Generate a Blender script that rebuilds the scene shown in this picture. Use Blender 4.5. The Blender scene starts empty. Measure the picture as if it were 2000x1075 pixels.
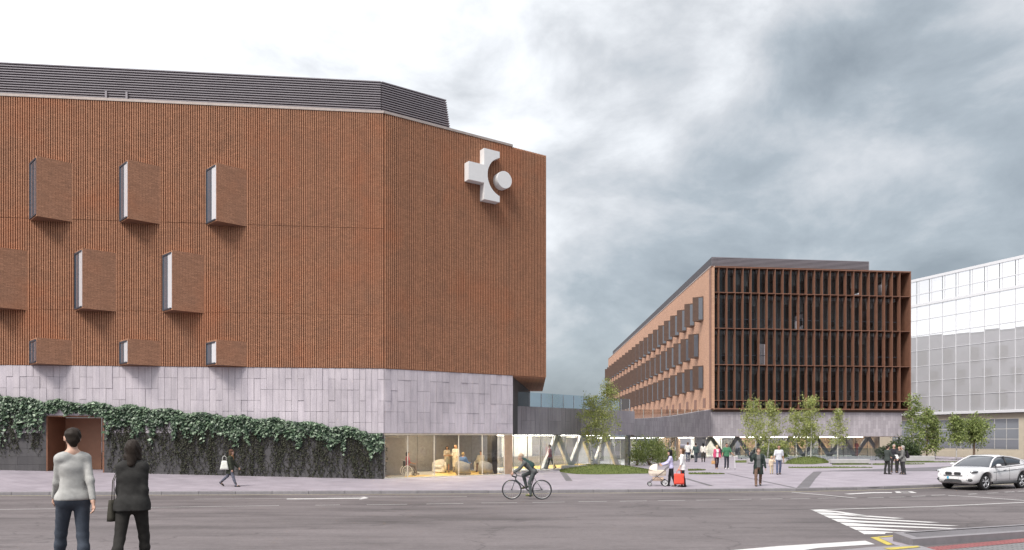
import bpy, bmesh, math, random
import numpy as np
from mathutils import Vector, Matrix

random.seed(11)
R = math.radians
scene = bpy.context.scene
COL = scene.collection

# ------------------------------------------------------------------ camera
F, CX, HY, CH = 1440.0, 1000.0, 852.0, 2.3      # focal (px of a 2000 px wide frame), centre, horizon row, eye height
cam_d = bpy.data.cameras.new('camera')
cam = bpy.data.objects.new('camera', cam_d)
COL.objects.link(cam)
cam.location = (0, 0, CH)
cam.rotation_euler = (R(90), 0, 0)
cam_d.sensor_width = 36
cam_d.lens = 36 * F / 2000
cam_d.shift_y = (HY - 537.5) / 2000
cam_d.clip_end = 6000
cam_d.clip_start = 0.1
scene.camera = cam

# ------------------------------------------------------------------ world (overcast with breaks) and sun
SUN_AZ = Vector((-0.36, -0.50, 0.79)).normalized()      # direction towards the sun
world = bpy.data.worlds.new('World')
scene.world = world
world.use_nodes = True
wt = world.node_tree
wt.nodes.clear()
def wn(t, **kw):
    n = wt.nodes.new(t)
    for k, v in kw.items(): setattr(n, k, v)
    return n
def wl(a, b): wt.links.new(a, b)
def wmath(op, a, b=None, c=None):
    n = wn('ShaderNodeMath', operation=op)
    for i, v in enumerate((a, b, c)):
        if v is None: continue
        if isinstance(v, (int, float)): n.inputs[i].default_value = v
        else: wl(v, n.inputs[i])
    return n.outputs[0]
w_out = wn('ShaderNodeOutputWorld')
w_bg = wn('ShaderNodeBackground')
w_tc = wn('ShaderNodeTexCoord')
w_sep = wn('ShaderNodeSeparateXYZ'); wl(w_tc.outputs['Generated'], w_sep.inputs[0])
w_com = wn('ShaderNodeCombineXYZ')
wl(w_sep.outputs[0], w_com.inputs[0]); wl(w_sep.outputs[1], w_com.inputs[1]); wl(wmath('MULTIPLY', w_sep.outputs[2], 1.7), w_com.inputs[2])
def wnoise(scale, detail, rough, dist, off):
    m = wn('ShaderNodeVectorMath', operation='ADD'); wl(w_com.outputs[0], m.inputs[0]); m.inputs[1].default_value = off
    n = wn('ShaderNodeTexNoise'); wl(m.outputs[0], n.inputs['Vector'])
    n.inputs['Scale'].default_value = scale; n.inputs['Detail'].default_value = detail
    n.inputs['Roughness'].default_value = rough; n.inputs['Distortion'].default_value = dist
    return n.outputs['Fac']
n_big = wnoise(2.0, 3, 0.5, 0.3, (18.992, 6.937, 0.070))
n_mid = wnoise(4.6, 10, 0.57, 0.25, (3.954, 1.173, 2.643))
# cloud cover thins and brightens towards the sun's side of the sky
glow = wmath('ADD', wmath('MULTIPLY', w_sep.outputs[0], -0.50), wmath('MULTIPLY', w_sep.outputs[2], 0.78))
cl = wmath('ADD', wmath('MULTIPLY', n_big, 0.80), wmath('MULTIPLY', n_mid, 1.02))
cl = wmath('ADD', cl, glow)
ramp = wn('ShaderNodeValToRGB'); wl(wmath('MULTIPLY', wmath('SUBTRACT', cl, 0.585), 1.0), ramp.inputs[0])
e = ramp.color_ramp.elements
e[0].position = 0.14; e[0].color = (0.18, 0.207, 0.232, 1)
e[1].position = 0.92; e[1].color = (0.84, 0.85, 0.87, 1)
x = e.new(0.32); x.color = (0.268, 0.30, 0.328, 1)
x = e.new(0.48); x.color = (0.415, 0.43, 0.45, 1)
x = e.new(0.66); x.color = (0.62, 0.635, 0.655, 1)
w_sky = wn('ShaderNodeTexSky', sky_type='NISHITA')
w_sky.sun_disc = False
w_sky.sun_elevation = math.asin(SUN_AZ.z)
w_sky.sun_rotation = math.atan2(SUN_AZ.x, SUN_AZ.y)
w_sky.air_density = 1.2; w_sky.dust_density = 2.0
w_s1 = wn('ShaderNodeMix', data_type='RGBA', blend_type='MULTIPLY'); w_s1.inputs[0].default_value = 1
wl(w_sky.outputs[0], w_s1.inputs[6]); w_s1.inputs[7].default_value = (0.08, 0.08, 0.08, 1)
w_mix = wn('ShaderNodeMix', data_type='RGBA'); w_mix.inputs[0].default_value = 0.90
wl(w_s1.outputs[2], w_mix.inputs[6]); wl(ramp.outputs[0], w_mix.inputs[7])
wl(w_mix.outputs[2], w_bg.inputs[0])
w_bg.inputs[1].default_value = 1.0
wl(w_bg.outputs[0], w_out.inputs[0])

sun_d = bpy.data.lights.new('sun', 'SUN')
sun_d.energy = 2.1
sun_d.angle = R(20)
sun_d.color = (1.0, 0.95, 0.89)
sun = bpy.data.objects.new('sun', sun_d)
COL.objects.link(sun)
sun.location = (-40, -20, 60)
sun.rotation_euler = (-SUN_AZ).to_track_quat('-Z', 'Y').to_euler()

scene.view_settings.view_transform = 'Standard'
scene.view_settings.look = 'None'
scene.view_settings.exposure = 0.84
scene.view_settings.gamma = 1.0
scene.cycles.use_denoising = True
scene.cycles.max_bounces = 8
scene.cycles.transparent_max_bounces = 16
scene.cycles.caustics_reflective = False
scene.cycles.caustics_refractive = False

# ------------------------------------------------------------------ pixel rays and ground heights
def P(px, py, Y):
    return Vector(((px - CX) / F * Y, Y, CH - (py - HY) / F * Y))

_kx = [(-900, 970), (0, 968), (500, 966), (1000, 964), (1300, 961.8), (1550, 960), (1700, 957), (1840, 951.5), (2000, 944), (2300, 932), (2700, 921)]
KERB = []
for _px, _py in _kx:
    _Y = (CH + 0.13) * F / (_py - HY)
    KERB.append(((_px - CX) / F * _Y, _Y))
def kerb_y(x):
    if x <= KERB[0][0]: return KERB[0][1]
    for (x0, y0), (x1, y1) in zip(KERB, KERB[1:]):
        if x <= x1: return y0 + (y1 - y0) * (x - x0) / (x1 - x0)
    return KERB[-1][1]
def road_z(x, y):
    return -0.13 + 0.0323 * max(0.0, 29.5 - y)
def sstep(t):
    t = min(1, max(0, t)); return t * t * (3 - 2 * t)
def pave_z(x, y):
    k = kerb_y(x)
    yf = 39.43 + 0.106 * (x + 6.85)
    u = min(1.5, max(0.0, (-6.85 - x) / 19.12))
    v = min(1.1, max(0.0, (y - k) / (yf - k))) if yf > k else 0
    return 0.58 * u * v - 1.5 * sstep((x - 47) / 22) * sstep((y - 62) / 30)
def G(px, py, fz=pave_z, dz=0.0):
    """point where the pixel's ray meets the ground surface fz"""
    Y = (CH) * F / max(4, (py - HY))
    for _ in range(60):
        X = (px - CX) / F * Y
        Y = 0.5 * Y + 0.5 * (CH - fz(X, Y) - dz) * F / max(4, (py - HY))
    X = (px - CX) / F * Y
    return Vector((X, Y, fz(X, Y) + dz))
def on_line(px, O, d):
    k = (px - CX) / F
    s = (k * O[1] - O[0]) / (d[0] - k * d[1])
    return s, O[1] + s * d[1]
def zz(py, Y): return CH - (py - HY) / F * Y

# ------------------------------------------------------------------ mesh helper
class MB:
    def __init__(s): s.v = []; s.f = []
    def quad(s, *p):
        i = len(s.v); s.v += [tuple(q) for q in p]; s.f.append(tuple(range(i, i + len(p))))
    def add(s, v, f):
        i = len(s.v); s.v += [tuple(q) for q in v]; s.f += [tuple(a + i for a in q) for q in f]
    def box(s, x0, x1, y0, y1, z0, z1):
        s.add([(x0,y0,z0),(x1,y0,z0),(x1,y1,z0),(x0,y1,z0),(x0,y0,z1),(x1,y0,z1),(x1,y1,z1),(x0,y1,z1)],
              [(0,3,2,1),(4,5,6,7),(0,1,5,4),(1,2,6,5),(2,3,7,6),(3,0,4,7)])
        return s
    def boxm(s, M, sx, sy, sz):
        v = [M @ Vector((x*sx/2, y*sy/2, z*sz/2)) for x, y, z in
             [(-1,-1,-1),(1,-1,-1),(1,1,-1),(-1,1,-1),(-1,-1,1),(1,-1,1),(1,1,1),(-1,1,1)]]
        s.add(v, [(0,3,2,1),(4,5,6,7),(0,1,5,4),(1,2,6,5),(2,3,7,6),(3,0,4,7)]); return s
    def prism(s, poly, z0, z1):
        n = len(poly)
        b = [(p[0], p[1], z0(p) if callable(z0) else z0) for p in poly]
        t = [(p[0], p[1], z1(p) if callable(z1) else z1) for p in poly]
        s.add(b + t, [tuple(range(n-1,-1,-1)), tuple(range(n,2*n))] + [(i,(i+1)%n,(i+1)%n+n,i+n) for i in range(n)]); return s
    def prism_xz(s, poly, y0, y1):
        """outline in x,z extruded along y (outline counter-clockwise seen from -y)"""
        n = len(poly)
        a = [(p[0], y0, p[1]) for p in poly]; b = [(p[0], y1, p[1]) for p in poly]
        s.add(a + b, [tuple(range(n)), tuple(range(2*n-1,n-1,-1))] + [(i,i+n,(i+1)%n+n,(i+1)%n) for i in range(n)]); return s
    def tube(s, pts, rad, n=8, caps=True, sq=1.0):
        pts = [Vector(p) for p in pts]
        if not hasattr(rad, '__len__'): rad = [rad] * len(pts)
        i0 = len(s.v); up = None
        for k, p in enumerate(pts):
            t = (pts[min(k+1, len(pts)-1)] - pts[max(k-1, 0)]).normalized()
            if up is None:
                up = Vector((0,0,1)) if abs(t.z) < 0.9 else Vector((0,1,0))
            a = t.cross(up)
            if a.length < 1e-5: a = t.cross(Vector((1,0,0)))
            a.normalize(); b = a.cross(t); up = b
            for j in range(n):
                an = 2*math.pi*j/n
                s.v.append(tuple(p + rad[k]*(math.cos(an)*a + sq*math.sin(an)*b)))
        for k in range(len(pts)-1):
            for j in range(n):
                s.f.append((i0+k*n+j, i0+k*n+(j+1)%n, i0+(k+1)*n+(j+1)%n, i0+(k+1)*n+j))
        if caps:
            s.f.append(tuple(i0+j for j in range(n-1,-1,-1)))
            s.f.append(tuple(i0+(len(pts)-1)*n+j for j in range(n)))
        return s
    def rings(s, rs, closed=True, caps=True):
        i0 = len(s.v); n = len(rs[0])
        for r in rs: s.v += [tuple(p) for p in r]
        for k in range(len(rs)-1):
            for j in range(n if closed else n-1):
                s.f.append((i0+k*n+j, i0+k*n+(j+1)%n, i0+(k+1)*n+(j+1)%n, i0+(k+1)*n+j))
        if caps:
            s.f.append(tuple(i0+j for j in range(n-1,-1,-1)))
            s.f.append(tuple(i0+(len(rs)-1)*n+j for j in range(n)))
        return s
    def ball(s, c, rx, ry=None, rz=None, n=10, m=6):
        ry = ry or rx; rz = rz or rx
        rs = []
        for i in range(m+1):
            a = -math.pi/2 + math.pi*(i/m)*0.98 + 0.01*math.pi
            rs.append([(c[0]+rx*math.cos(a)*math.cos(2*math.pi*j/n), c[1]+ry*math.cos(a)*math.sin(2*math.pi*j/n), c[2]+rz*math.sin(a)) for j in range(n)])
        return s.rings(rs)
    def torus(s, c, ax, Rr, r, n=28, m=6):
        ax = Vector(ax).normalized(); a = ax.orthogonal().normalized(); b = ax.cross(a); c = Vector(c)
        i0 = len(s.v)
        for i in range(n):
            t = 2*math.pi*i/n; d = math.cos(t)*a + math.sin(t)*b
            for j in range(m):
                u = 2*math.pi*j/m
                s.v.append(tuple(c + d*(Rr + r*math.cos(u)) + ax*r*math.sin(u)))
        for i in range(n):
            for j in range(m):
                s.f.append((i0+i*m+j, i0+((i+1)%n)*m+j, i0+((i+1)%n)*m+(j+1)%m, i0+i*m+(j+1)%m))
        return s
    def mesh(s, name, mat, smooth=False):
        me = bpy.data.meshes.new(name)
        me.from_pydata(s.v, [], s.f)
        for m in (mat if isinstance(mat, (list, tuple)) else [mat]): me.materials.append(m)
        if smooth: me.polygons.foreach_set('use_smooth', [True]*len(me.polygons))
        return me
    def build(s, name, mat, parent=None, smooth=False, M=None, kind=None):
        return link(name, s.mesh(name, mat, smooth), parent, M, kind)

def link(name, me, parent=None, M=None, kind=None):
    o = bpy.data.objects.new(name, me)
    COL.objects.link(o)
    if parent is not None: o.parent = parent
    if M is not None: o.matrix_basis = M
    if kind: o['kind'] = kind
    return o
def thing(name, label, cat, loc=(0,0,0), rz=0.0, group=None, scale=1.0):
    o = bpy.data.objects.new(name, None)
    o.empty_display_size = 0.2
    COL.objects.link(o)
    o.location = loc; o.rotation_euler = (0, 0, rz); o.scale = (scale,)*3
    return tag(o, label, cat, group)
def tag(o, label, cat, group=None):
    o['label'] = label; o['category'] = cat
    if group: o['group'] = group
    return o
def struct(o):
    o['kind'] = 'structure'; return o
def frame(O, d, z=0.0):
    """local x along wall direction d, local y to the inside (left of d), z up"""
    return Matrix.Translation((O[0], O[1], z)) @ Matrix.Rotation(math.atan2(d[1], d[0]), 4, 'Z')
def unit(v):
    l = math.hypot(*v); return (v[0]/l, v[1]/l)
UNIT = {}
def unit_box(mat):
    if mat.name not in UNIT:
        UNIT[mat.name] = MB().box(0,1,0,1,0,1).mesh('piece', mat)
    return UNIT[mat.name]
def piece(name, mat, parent, M, x0, x1, y0, y1, z0, z1):
    """a box-shaped piece that shares one mesh with its likes"""
    return link(name, unit_box(mat), parent, M @ Matrix.Translation((x0,y0,z0)) @ Matrix.Diagonal((x1-x0, y1-y0, z1-z0, 1)))

# ------------------------------------------------------------------ materials
class NT:
    def __init__(s, name):
        s.m = bpy.data.materials.new(name); s.m.use_nodes = True
        s.t = s.m.node_tree; s.b = s.t.nodes['Principled BSDF']; s.o = s.t.nodes['Material Output']
    def n(s, t, **kw):
        n = s.t.nodes.new(t)
        for k, v in kw.items(): setattr(n, k, v)
        return n
    def l(s, a, b): s.t.links.new(a, b)
    def pos(s):
        return s.n('ShaderNodeNewGeometry').outputs['Position']
    def obj(s):
        return s.n('ShaderNodeTexCoord').outputs['Object']
    def noise(s, vec, scale, detail=4, rough=0.55, sc=None):
        if sc:
            mp = s.n('ShaderNodeMapping'); s.l(vec, mp.inputs[0]); mp.inputs['Scale'].default_value = sc; vec = mp.outputs[0]
        n = s.n('ShaderNodeTexNoise'); s.l(vec, n.inputs['Vector'])
        n.inputs['Scale'].default_value = scale; n.inputs['Detail'].default_value = detail; n.inputs['Roughness'].default_value = rough
        return n.outputs['Fac']
    def math(s, op, a, b=None, clamp=False):
        n = s.n('ShaderNodeMath', operation=op); n.use_clamp = clamp
        for i, v in enumerate((a, b)):
            if v is None: continue
            if isinstance(v, (int, float)): n.inputs[i].default_value = v
            else: s.l(v, n.inputs[i])
        return n.outputs[0]
    def ramp(s, fac, stops):
        r = s.n('ShaderNodeValToRGB'); s.l(fac, r.inputs[0]); e = r.color_ramp.elements
        while len(e) < len(stops): e.new(0.5)
        for q, (p, c) in zip(e, stops): q.position = p; q.color = (*c, 1) if len(c) == 3 else c
        return r.outputs[0]
    def mix(s, fac, a, b, mode='MIX'):
        n = s.n('ShaderNodeMix', data_type='RGBA', blend_type=mode)
        for i, v in ((0, fac), (6, a), (7, b)):
            if isinstance(v, (int, float)): n.inputs[i].default_value = v
            elif isinstance(v, tuple): n.inputs[i].default_value = (*v, 1)
            else: s.l(v, n.inputs[i])
        return n.outputs[2]
    def bump(s, h, strength=0.3, dist=0.02):
        b = s.n('ShaderNodeBump'); s.l(h, b.inputs['Height']); b.inputs['Strength'].default_value = strength; b.inputs['Distance'].default_value = dist
        s.l(b.outputs[0], s.b.inputs['Normal'])
    def rand(s): return s.n('ShaderNodeObjectInfo').outputs['Random']

def scl(c, k): return tuple(v * k for v in c)
def mat(name, col, rough=0.6, metal=0.0, var=0.15, scale=6.0, bump=0.0, spec=0.5, objvar=0.0, coat=0.0):
    q = NT(name)
    f = q.noise(q.pos(), scale)
    c = q.ramp(f, [(0.25, scl(col, 1 - var)), (0.75, scl(col, 1 + var))])
    if objvar:
        k = q.ramp(q.rand(), [(0.0, (1 - objvar,)*3), (1.0, (1 + objvar,)*3)])
        c = q.mix(1.0, c, k, 'MULTIPLY')
    q.l(c, q.b.inputs['Base Color'])
    q.b.inputs['Roughness'].default_value = rough
    q.b.inputs['Metallic'].default_value = metal
    q.b.inputs['Specular IOR Level'].default_value = spec
    if coat: q.b.inputs['Coat Weight'].default_value = coat; q.b.inputs['Coat Roughness'].default_value = 0.05
    if bump: q.bump(q.noise(q.pos(), scale * 8, 3), bump, 0.01)
    return q.m
def emit(name, col, strength):
    q = NT(name); q.b.inputs['Base Color'].default_value = (*col, 1)
    q.b.inputs['Emission Color'].default_value = (*col, 1); q.b.inputs['Emission Strength'].default_value = strength
    return q.m
def glass(name, tint=(0.9, 0.93, 0.95), ior=1.45, rough=0.0, gain=1.6):
    q = NT(name); q.t.nodes.remove(q.b)
    t = q.n('ShaderNodeBsdfTransparent'); t.inputs[0].default_value = (*tint, 1)
    g = q.n('ShaderNodeBsdfGlossy'); g.inputs['Roughness'].default_value = rough; g.inputs['Color'].default_value = (0.95, 0.97, 1, 1)
    fr = q.n('ShaderNodeFresnel'); fr.inputs[0].default_value = ior
    bf = q.n('ShaderNodeNewGeometry').outputs['Backfacing']
    fac = q.math('MULTIPLY', q.math('MULTIPLY', fr.outputs[0], gain, True), q.math('SUBTRACT', 1.0, bf))
    mx = q.n('ShaderNodeMixShader'); q.l(fac, mx.inputs[0]); q.l(t.outputs[0], mx.inputs[1]); q.l(g.outputs[0], mx.inputs[2])
    q.l(mx.outputs[0], q.o.inputs[0]); return q.m

def brick_mat(name, base, dark, patch, rowh=0.062, mortar=0.006, bumps=0.5, bw=0.24):
    """thin bricks in face coordinates: object x along the wall, z up"""
    q = NT(name)
    ob = q.obj()
    sp = q.n('ShaderNodeSeparateXYZ'); q.l(ob, sp.inputs[0])
    cb = q.n('ShaderNodeCombineXYZ'); q.l(sp.outputs[0], cb.inputs[0]); q.l(sp.outputs[2], cb.inputs[1])
    b = q.n('ShaderNodeTexBrick'); q.l(cb.outputs[0], b.inputs['Vector'])
    b.inputs['Color1'].default_value = (*scl(base, 1.12), 1); b.inputs['Color2'].default_value = (*scl(base, 0.86), 1)
    b.inputs['Mortar'].default_value = (*scl(dark, 0.75), 1); b.inputs['Scale'].default_value = 1.0
    b.inputs['Mortar Size'].default_value = mortar; b.inputs['Brick Width'].default_value = bw; b.inputs['Row Height'].default_value = rowh
    f1 = q.noise(q.pos(), 0.33, 3)
    c = q.mix(q.math('MULTIPLY', q.math('SUBTRACT', f1, 0.52, True), 2.6, True), b.outputs[0], patch)
    f2 = q.noise(q.pos(), 1.1, 6, 0.65)
    c = q.mix(q.math('MULTIPLY', q.math('SUBTRACT', f2, 0.50, True), 2.2, True), c, dark)
    f3 = q.noise(q.pos(), 16, 3, 0.6)
    c = q.mix(1.0, c, q.ramp(f3, [(0.3, (0.8,)*3), (0.7, (1.2,)*3)]), 'MULTIPLY')
    q.l(c, q.b.inputs['Base Color']); q.b.inputs['Roughness'].default_value = 0.8
    q.b.inputs['Specular IOR Level'].default_value = 0.25
    q.bump(q.math('SUBTRACT', 1.0, b.outputs['Fac']), bumps, 0.008)
    return q.m

M_brick = brick_mat('ribbed_brick', (0.43, 0.215, 0.128), (0.26, 0.142, 0.094), (0.44, 0.172, 0.088))
M_brick2 = brick_mat('smooth_brick', (0.40, 0.208, 0.128), (0.28, 0.155, 0.105), (0.40, 0.172, 0.094), bumps=0.25)
M_bricksun = brick_mat('sunlit_brick', (0.50, 0.30, 0.205), (0.40, 0.24, 0.165), (0.52, 0.30, 0.195), bumps=0.25)  # same brick lightened: sun on the office flank put into its colour
M_rust = mat('rust_metal', (0.20, 0.098, 0.064), 0.55, 0.0, 0.14, 2.2)
M_rustdark = mat('dark_bronze_panel', (0.085, 0.05, 0.036), 0.5, 0.2, 0.15, 2.0)
def stone_mat(name, col, ov=0.06):
    q = NT(name)
    f = q.noise(q.pos(), 38, 5, 0.7); g = q.noise(q.pos(), 0.5, 3); st = q.noise(q.pos(), 1.6, 4, 0.6, (3.0, 3.0, 0.35))
    c = q.ramp(f, [(0.3, scl(col, 0.8)), (0.7, scl(col, 1.2))])
    c = q.mix(1.0, c, q.ramp(g, [(0.3, (0.88,)*3), (0.7, (1.1,)*3)]), 'MULTIPLY')
    c = q.mix(1.0, c, q.ramp(st, [(0.35, (0.88, 0.88, 0.9)), (0.6, (1.05,)*3)]), 'MULTIPLY')
    c = q.mix(1.0, c, q.ramp(q.rand(), [(0.0, (1-ov,)*3), (1.0, (1+ov,)*3)]), 'MULTIPLY')
    q.l(c, q.b.inputs['Base Color']); q.b.inputs['Roughness'].default_value = 0.75; q.b.inputs['Specular IOR Level'].default_value = 0.3
    q.bump(f, 0.35, 0.006); return q.m
M_stone = stone_mat('granite_slab', (0.52, 0.475, 0.505))
M_stonejoint = mat('granite_joint', (0.16, 0.15, 0.16), 0.9)
M_stonelow = stone_mat('dark_granite', (0.09, 0.086, 0.088), 0.10)
M_plinth = stone_mat('plinth_granite', (0.33, 0.305, 0.325), 0.09)
M_louvre = mat('louvre_metal', (0.27, 0.25, 0.275), 0.5, 0.0, 0.06, 1.0)
M_louvredark = mat('louvre_backing', (0.06, 0.055, 0.062), 0.7)
M_coping = mat('coping_metal', (0.42, 0.36, 0.33), 0.5, 0.2)
M_frame = mat('grey_blue_frame', (0.075, 0.09, 0.115), 0.4, 0.4)
M_dark = mat('dark_grey_metal', (0.03, 0.03, 0.033), 0.5)
M_black = mat('black_rubber', (0.012, 0.012, 0.013), 0.7)
M_white = mat('white_paint_metal', (0.76, 0.76, 0.76), 0.45, 0, 0.03)
M_mull = mat('white_mullion', (0.66, 0.66, 0.68), 0.5, 0, 0.03)
M_pale = mat('pale_mullion', (0.62, 0.60, 0.56), 0.5)
def mirror_glass(name, col, rough=0.02, metal=0.0, spec=0.5, coat=1.0):
    q = NT(name); q.b.inputs['Base Color'].default_value = (*col, 1); q.b.inputs['Roughness'].default_value = rough
    q.b.inputs['Metallic'].default_value = metal; q.b.inputs['Specular IOR Level'].default_value = spec
    q.b.inputs['Coat Weight'].default_value = coat; q.b.inputs['Coat Roughness'].default_value = 0.02
    return q.m
M_winglass = mirror_glass('blind_behind_glass', (0.72, 0.74, 0.78), 0.2, 0.0, 0.5, 1.0)
M_winblue = mirror_glass('blue_window_glass', (0.10, 0.13, 0.17), 0.05, 0.0, 0.5, 1.0)
M_curtain = mirror_glass('curtain_wall_glass', (0.84, 0.84, 0.86), 0.015, 0.58, 0.5, 0.6)
M_greyglass = mirror_glass('grey_window_glass', (0.20, 0.21, 0.235), 0.08, 0.2, 0.5, 0.5)
M_glass = glass('clear_glass', (0.88, 0.90, 0.92), 1.5, 0.0, 2.6)
M_glassroom = glass('lobby_glass', (0.93, 0.93, 0.92), 1.4)
M_balu = glass('balustrade_glass', (0.80, 0.87, 0.92), 1.6)
M_darkglass = glass('tinted_office_glass', (0.60, 0.61, 0.62), 1.42)
M_beige = mat('beige_stone', (0.50, 0.44, 0.35), 0.75, 0, 0.06, 2.0, objvar=0.04)
M_concrete = mat('pale_concrete', (0.44, 0.42, 0.43), 0.8, 0, 0.1, 3.0, bump=0.2)
M_yfloor = mat('yellow_floor', (0.80, 0.56, 0.17), 0.35)
M_gfloor = mat('pale_grey_floor', (0.60, 0.61, 0.62), 0.3)
M_intwall = mat('dark_grey_wall_panel', (0.22, 0.22, 0.235), 0.6, objvar=0.08)
M_intpale = mat('pale_interior_wall', (0.66, 0.66, 0.64), 0.7)
M_wood = mat('warm_timber', (0.42, 0.29, 0.19), 0.5, 0, 0.15, 4)
M_ceil = mat('warm_ceiling', (0.72, 0.64, 0.50), 0.7)
M_lamp = emit('warm_lamp', (1.0, 0.84, 0.60), 13.0)
M_lamp2 = emit('white_hall_lamp', (1.0, 0.94, 0.84), 16.0)
M_flankglass = mirror_glass('flank_window_glass', (0.10, 0.11, 0.13), 0.1, 0.1, 0.5, 0.4)
M_door = mat('brown_door', (0.36, 0.185, 0.115), 0.5, 0, 0.08, 3)
M_doordark = mat('brown_reveal', (0.21, 0.095, 0.055), 0.5, 0, 0.1, 3)
# ================================================================== GROUND
def road_mat():
    q = NT('asphalt')
    p = q.pos()
    f = q.noise(p, 55, 4, 0.75); f2 = q.noise(p, 9, 5, 0.7)
    big = q.noise(p, 0.45, 7, 0.66, (0.4, 1.0, 1.0)); tr = q.noise(p, 0.8, 7, 0.68, (0.22, 1.0, 1.0))
    c = q.ramp(f, [(0.25, (0.104, 0.090, 0.092)), (0.75, (0.186, 0.164, 0.167))])
    c = q.mix(1.0, c, q.ramp(f2, [(0.3, (0.86,)*3), (0.7, (1.12,)*3)]), 'MULTIPLY')
    c = q.mix(1.0, c, q.ramp(big, [(0.34, (0.66,)*3), (0.50, (0.97,)*3), (0.68, (1.15,)*3)]), 'MULTIPLY')
    c = q.mix(1.0, c, q.ramp(tr, [(0.34, (0.70,)*3), (0.49, (1.0,)*3), (0.68, (1.12,)*3)]), 'MULTIPLY')
    wv = q.n('ShaderNodeTexVoronoi', feature='DISTANCE_TO_EDGE'); wv.inputs['Scale'].default_value = 0.16
    wp = q.n('ShaderNodeVectorMath', operation='ADD'); q.l(p, wp.inputs[0])
    wq = q.n('ShaderNodeTexNoise'); q.l(p, wq.inputs['Vector']); wq.inputs['Scale'].default_value = 0.9; wq.inputs['Detail'].default_value = 6
    ws = q.n('ShaderNodeVectorMath', operation='SCALE'); q.l(wq.outputs['Color'], ws.inputs[0]); ws.inputs['Scale'].default_value = 2.2
    q.l(ws.outputs[0], wp.inputs[1]); q.l(wp.outputs[0], wv.inputs['Vector'])
    c = q.mix(1.0, c, q.ramp(wv.outputs['Distance'], [(0.0, (0.72,)*3), (0.004, (0.8,)*3), (0.009, (1.0,)*3)]), 'MULTIPLY')
    q.l(c, q.b.inputs['Base Color']); q.b.inputs['Roughness'].default_value = 0.85
    q.b.inputs['Specular IOR Level'].default_value = 0.3
    q.bump(f, 0.5, 0.006); return q.m
M_road = road_mat()
def paver_mat(name, col, bw=0.42, rh=0.14, ang=0.6, jd=0.86):
    q = NT(name)
    p = q.pos()
    mp = q.n('ShaderNodeMapping'); q.l(p, mp.inputs[0]); mp.inputs['Rotation'].default_value = (0, 0, ang)
    b = q.n('ShaderNodeTexBrick'); q.l(mp.outputs[0], b.inputs['Vector'])
    b.inputs['Color1'].default_value = (*scl(col, 1.06), 1); b.inputs['Color2'].default_value = (*scl(col, 0.94), 1)
    b.inputs['Mortar'].default_value = (*scl(col, jd), 1); b.inputs['Scale'].default_value = 1
    b.inputs['Brick Width'].default_value = bw; b.inputs['Row Height'].default_value = rh; b.inputs['Mortar Size'].default_value = 0.012
    f = q.noise(p, 0.7, 6, 0.65); g = q.noise(p, 40, 3, 0.7)
    c = q.mix(1.0, b.outputs[0], q.ramp(f, [(0.3, (0.80,)*3), (0.7, (1.10,)*3)]), 'MULTIPLY')
    c = q.mix(1.0, c, q.ramp(g, [(0.3, (0.92,)*3), (0.7, (1.08,)*3)]), 'MULTIPLY')
    q.l(c, q.b.inputs['Base Color']); q.b.inputs['Roughness'].default_value = 0.7
    q.b.inputs['Specular IOR Level'].default_value = 0.35
    q.bump(q.math('SUBTRACT', 1, b.outputs['Fac']), 0.2, 0.004); return q.m
M_paver = paver_mat('plaza_paving', (0.325, 0.290, 0.328), 0.9, 0.45, 0.6, 0.78)
M_paverdark = paver_mat('dark_paving_band', (0.15, 0.14, 0.15))
M_kerb = mat('kerb_stone', (0.22, 0.207, 0.22), 0.8, 0, 0.12, 5, bump=0.25, objvar=0.08)
def paint_mat(name, col, wear):
    q = NT(name); f = q.noise(q.pos(), 9, 7, 0.72)
    k = q.math('MULTIPLY', q.math('SUBTRACT', f, wear, True), 9, True)
    c = q.mix(k, col, (0.14, 0.135, 0.135)); q.l(c, q.b.inputs['Base Color']); q.b.inputs['Roughness'].default_value = 0.7; return q.m
M_wpaint = paint_mat('white_road_paint', (0.56, 0.545, 0.54), 0.59)
M_ypaint = paint_mat('yellow_road_paint', (0.50, 0.40, 0.07), 0.55)
M_ycream = paint_mat('cream_edge_paint', (0.50, 0.46, 0.30), 0.62)
def grass_mat(name, a, b):
    q = NT(name); f = q.noise(q.pos(), 5, 6, 0.7); q.l(q.ramp(f, [(0.3, a), (0.7, b)]), q.b.inputs['Base Color'])
    q.b.inputs['Roughness'].default_value = 0.9; q.b.inputs['Specular IOR Level'].default_value = 0.2; return q.m
M_grass = grass_mat('lawn', (0.06, 0.085, 0.025), (0.15, 0.18, 0.05))

def sheet(name, xs, ys_of, fz, material):
    mb = MB(); cols = []
    for x in xs:
        c = []
        for y in ys_of(x):
            c.append(len(mb.v)); mb.v.append((x, y, fz(x, y)))
        cols.append(c)
    for a, b in zip(cols, cols[1:]):
        for i in range(len(a)-1):
            mb.f.append((a[i], b[i], b[i+1], a[i+1]))
    return struct(mb.build(name, material, smooth=True))
gmb = MB(); gmb.quad((-2500,-2500,-1.2), (2500,-2500,-1.2), (2500,3500,-1.2), (-2500,3500,-1.2))
struct(gmb.build('ground', M_paverdark))
XS = [-120, -90, -70, -55] + [-45 + 1.5*i for i in range(90)] + [100, 120, 160, 220]
RZ = lambda x, y: road_z(x, y)
road = sheet('road', XS, lambda x: [-60, -30, 0, 8, 16, 24, 29.5] + [29.5 + (kerb_y(x) + 0.02 - 29.5) * t for t in (0.5, 1)], RZ, M_road)
plaza = sheet('plaza_pavement', XS, lambda x: [kerb_y(x) + 0.01 + d for d in (0, 1, 2, 3, 4.5, 6, 7.5, 9, 11, 14, 18, 23, 29, 35, 41, 48, 56, 66, 80, 110, 160)],
              lambda x, y: pave_z(x, y) - 0.004, M_paver)

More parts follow.
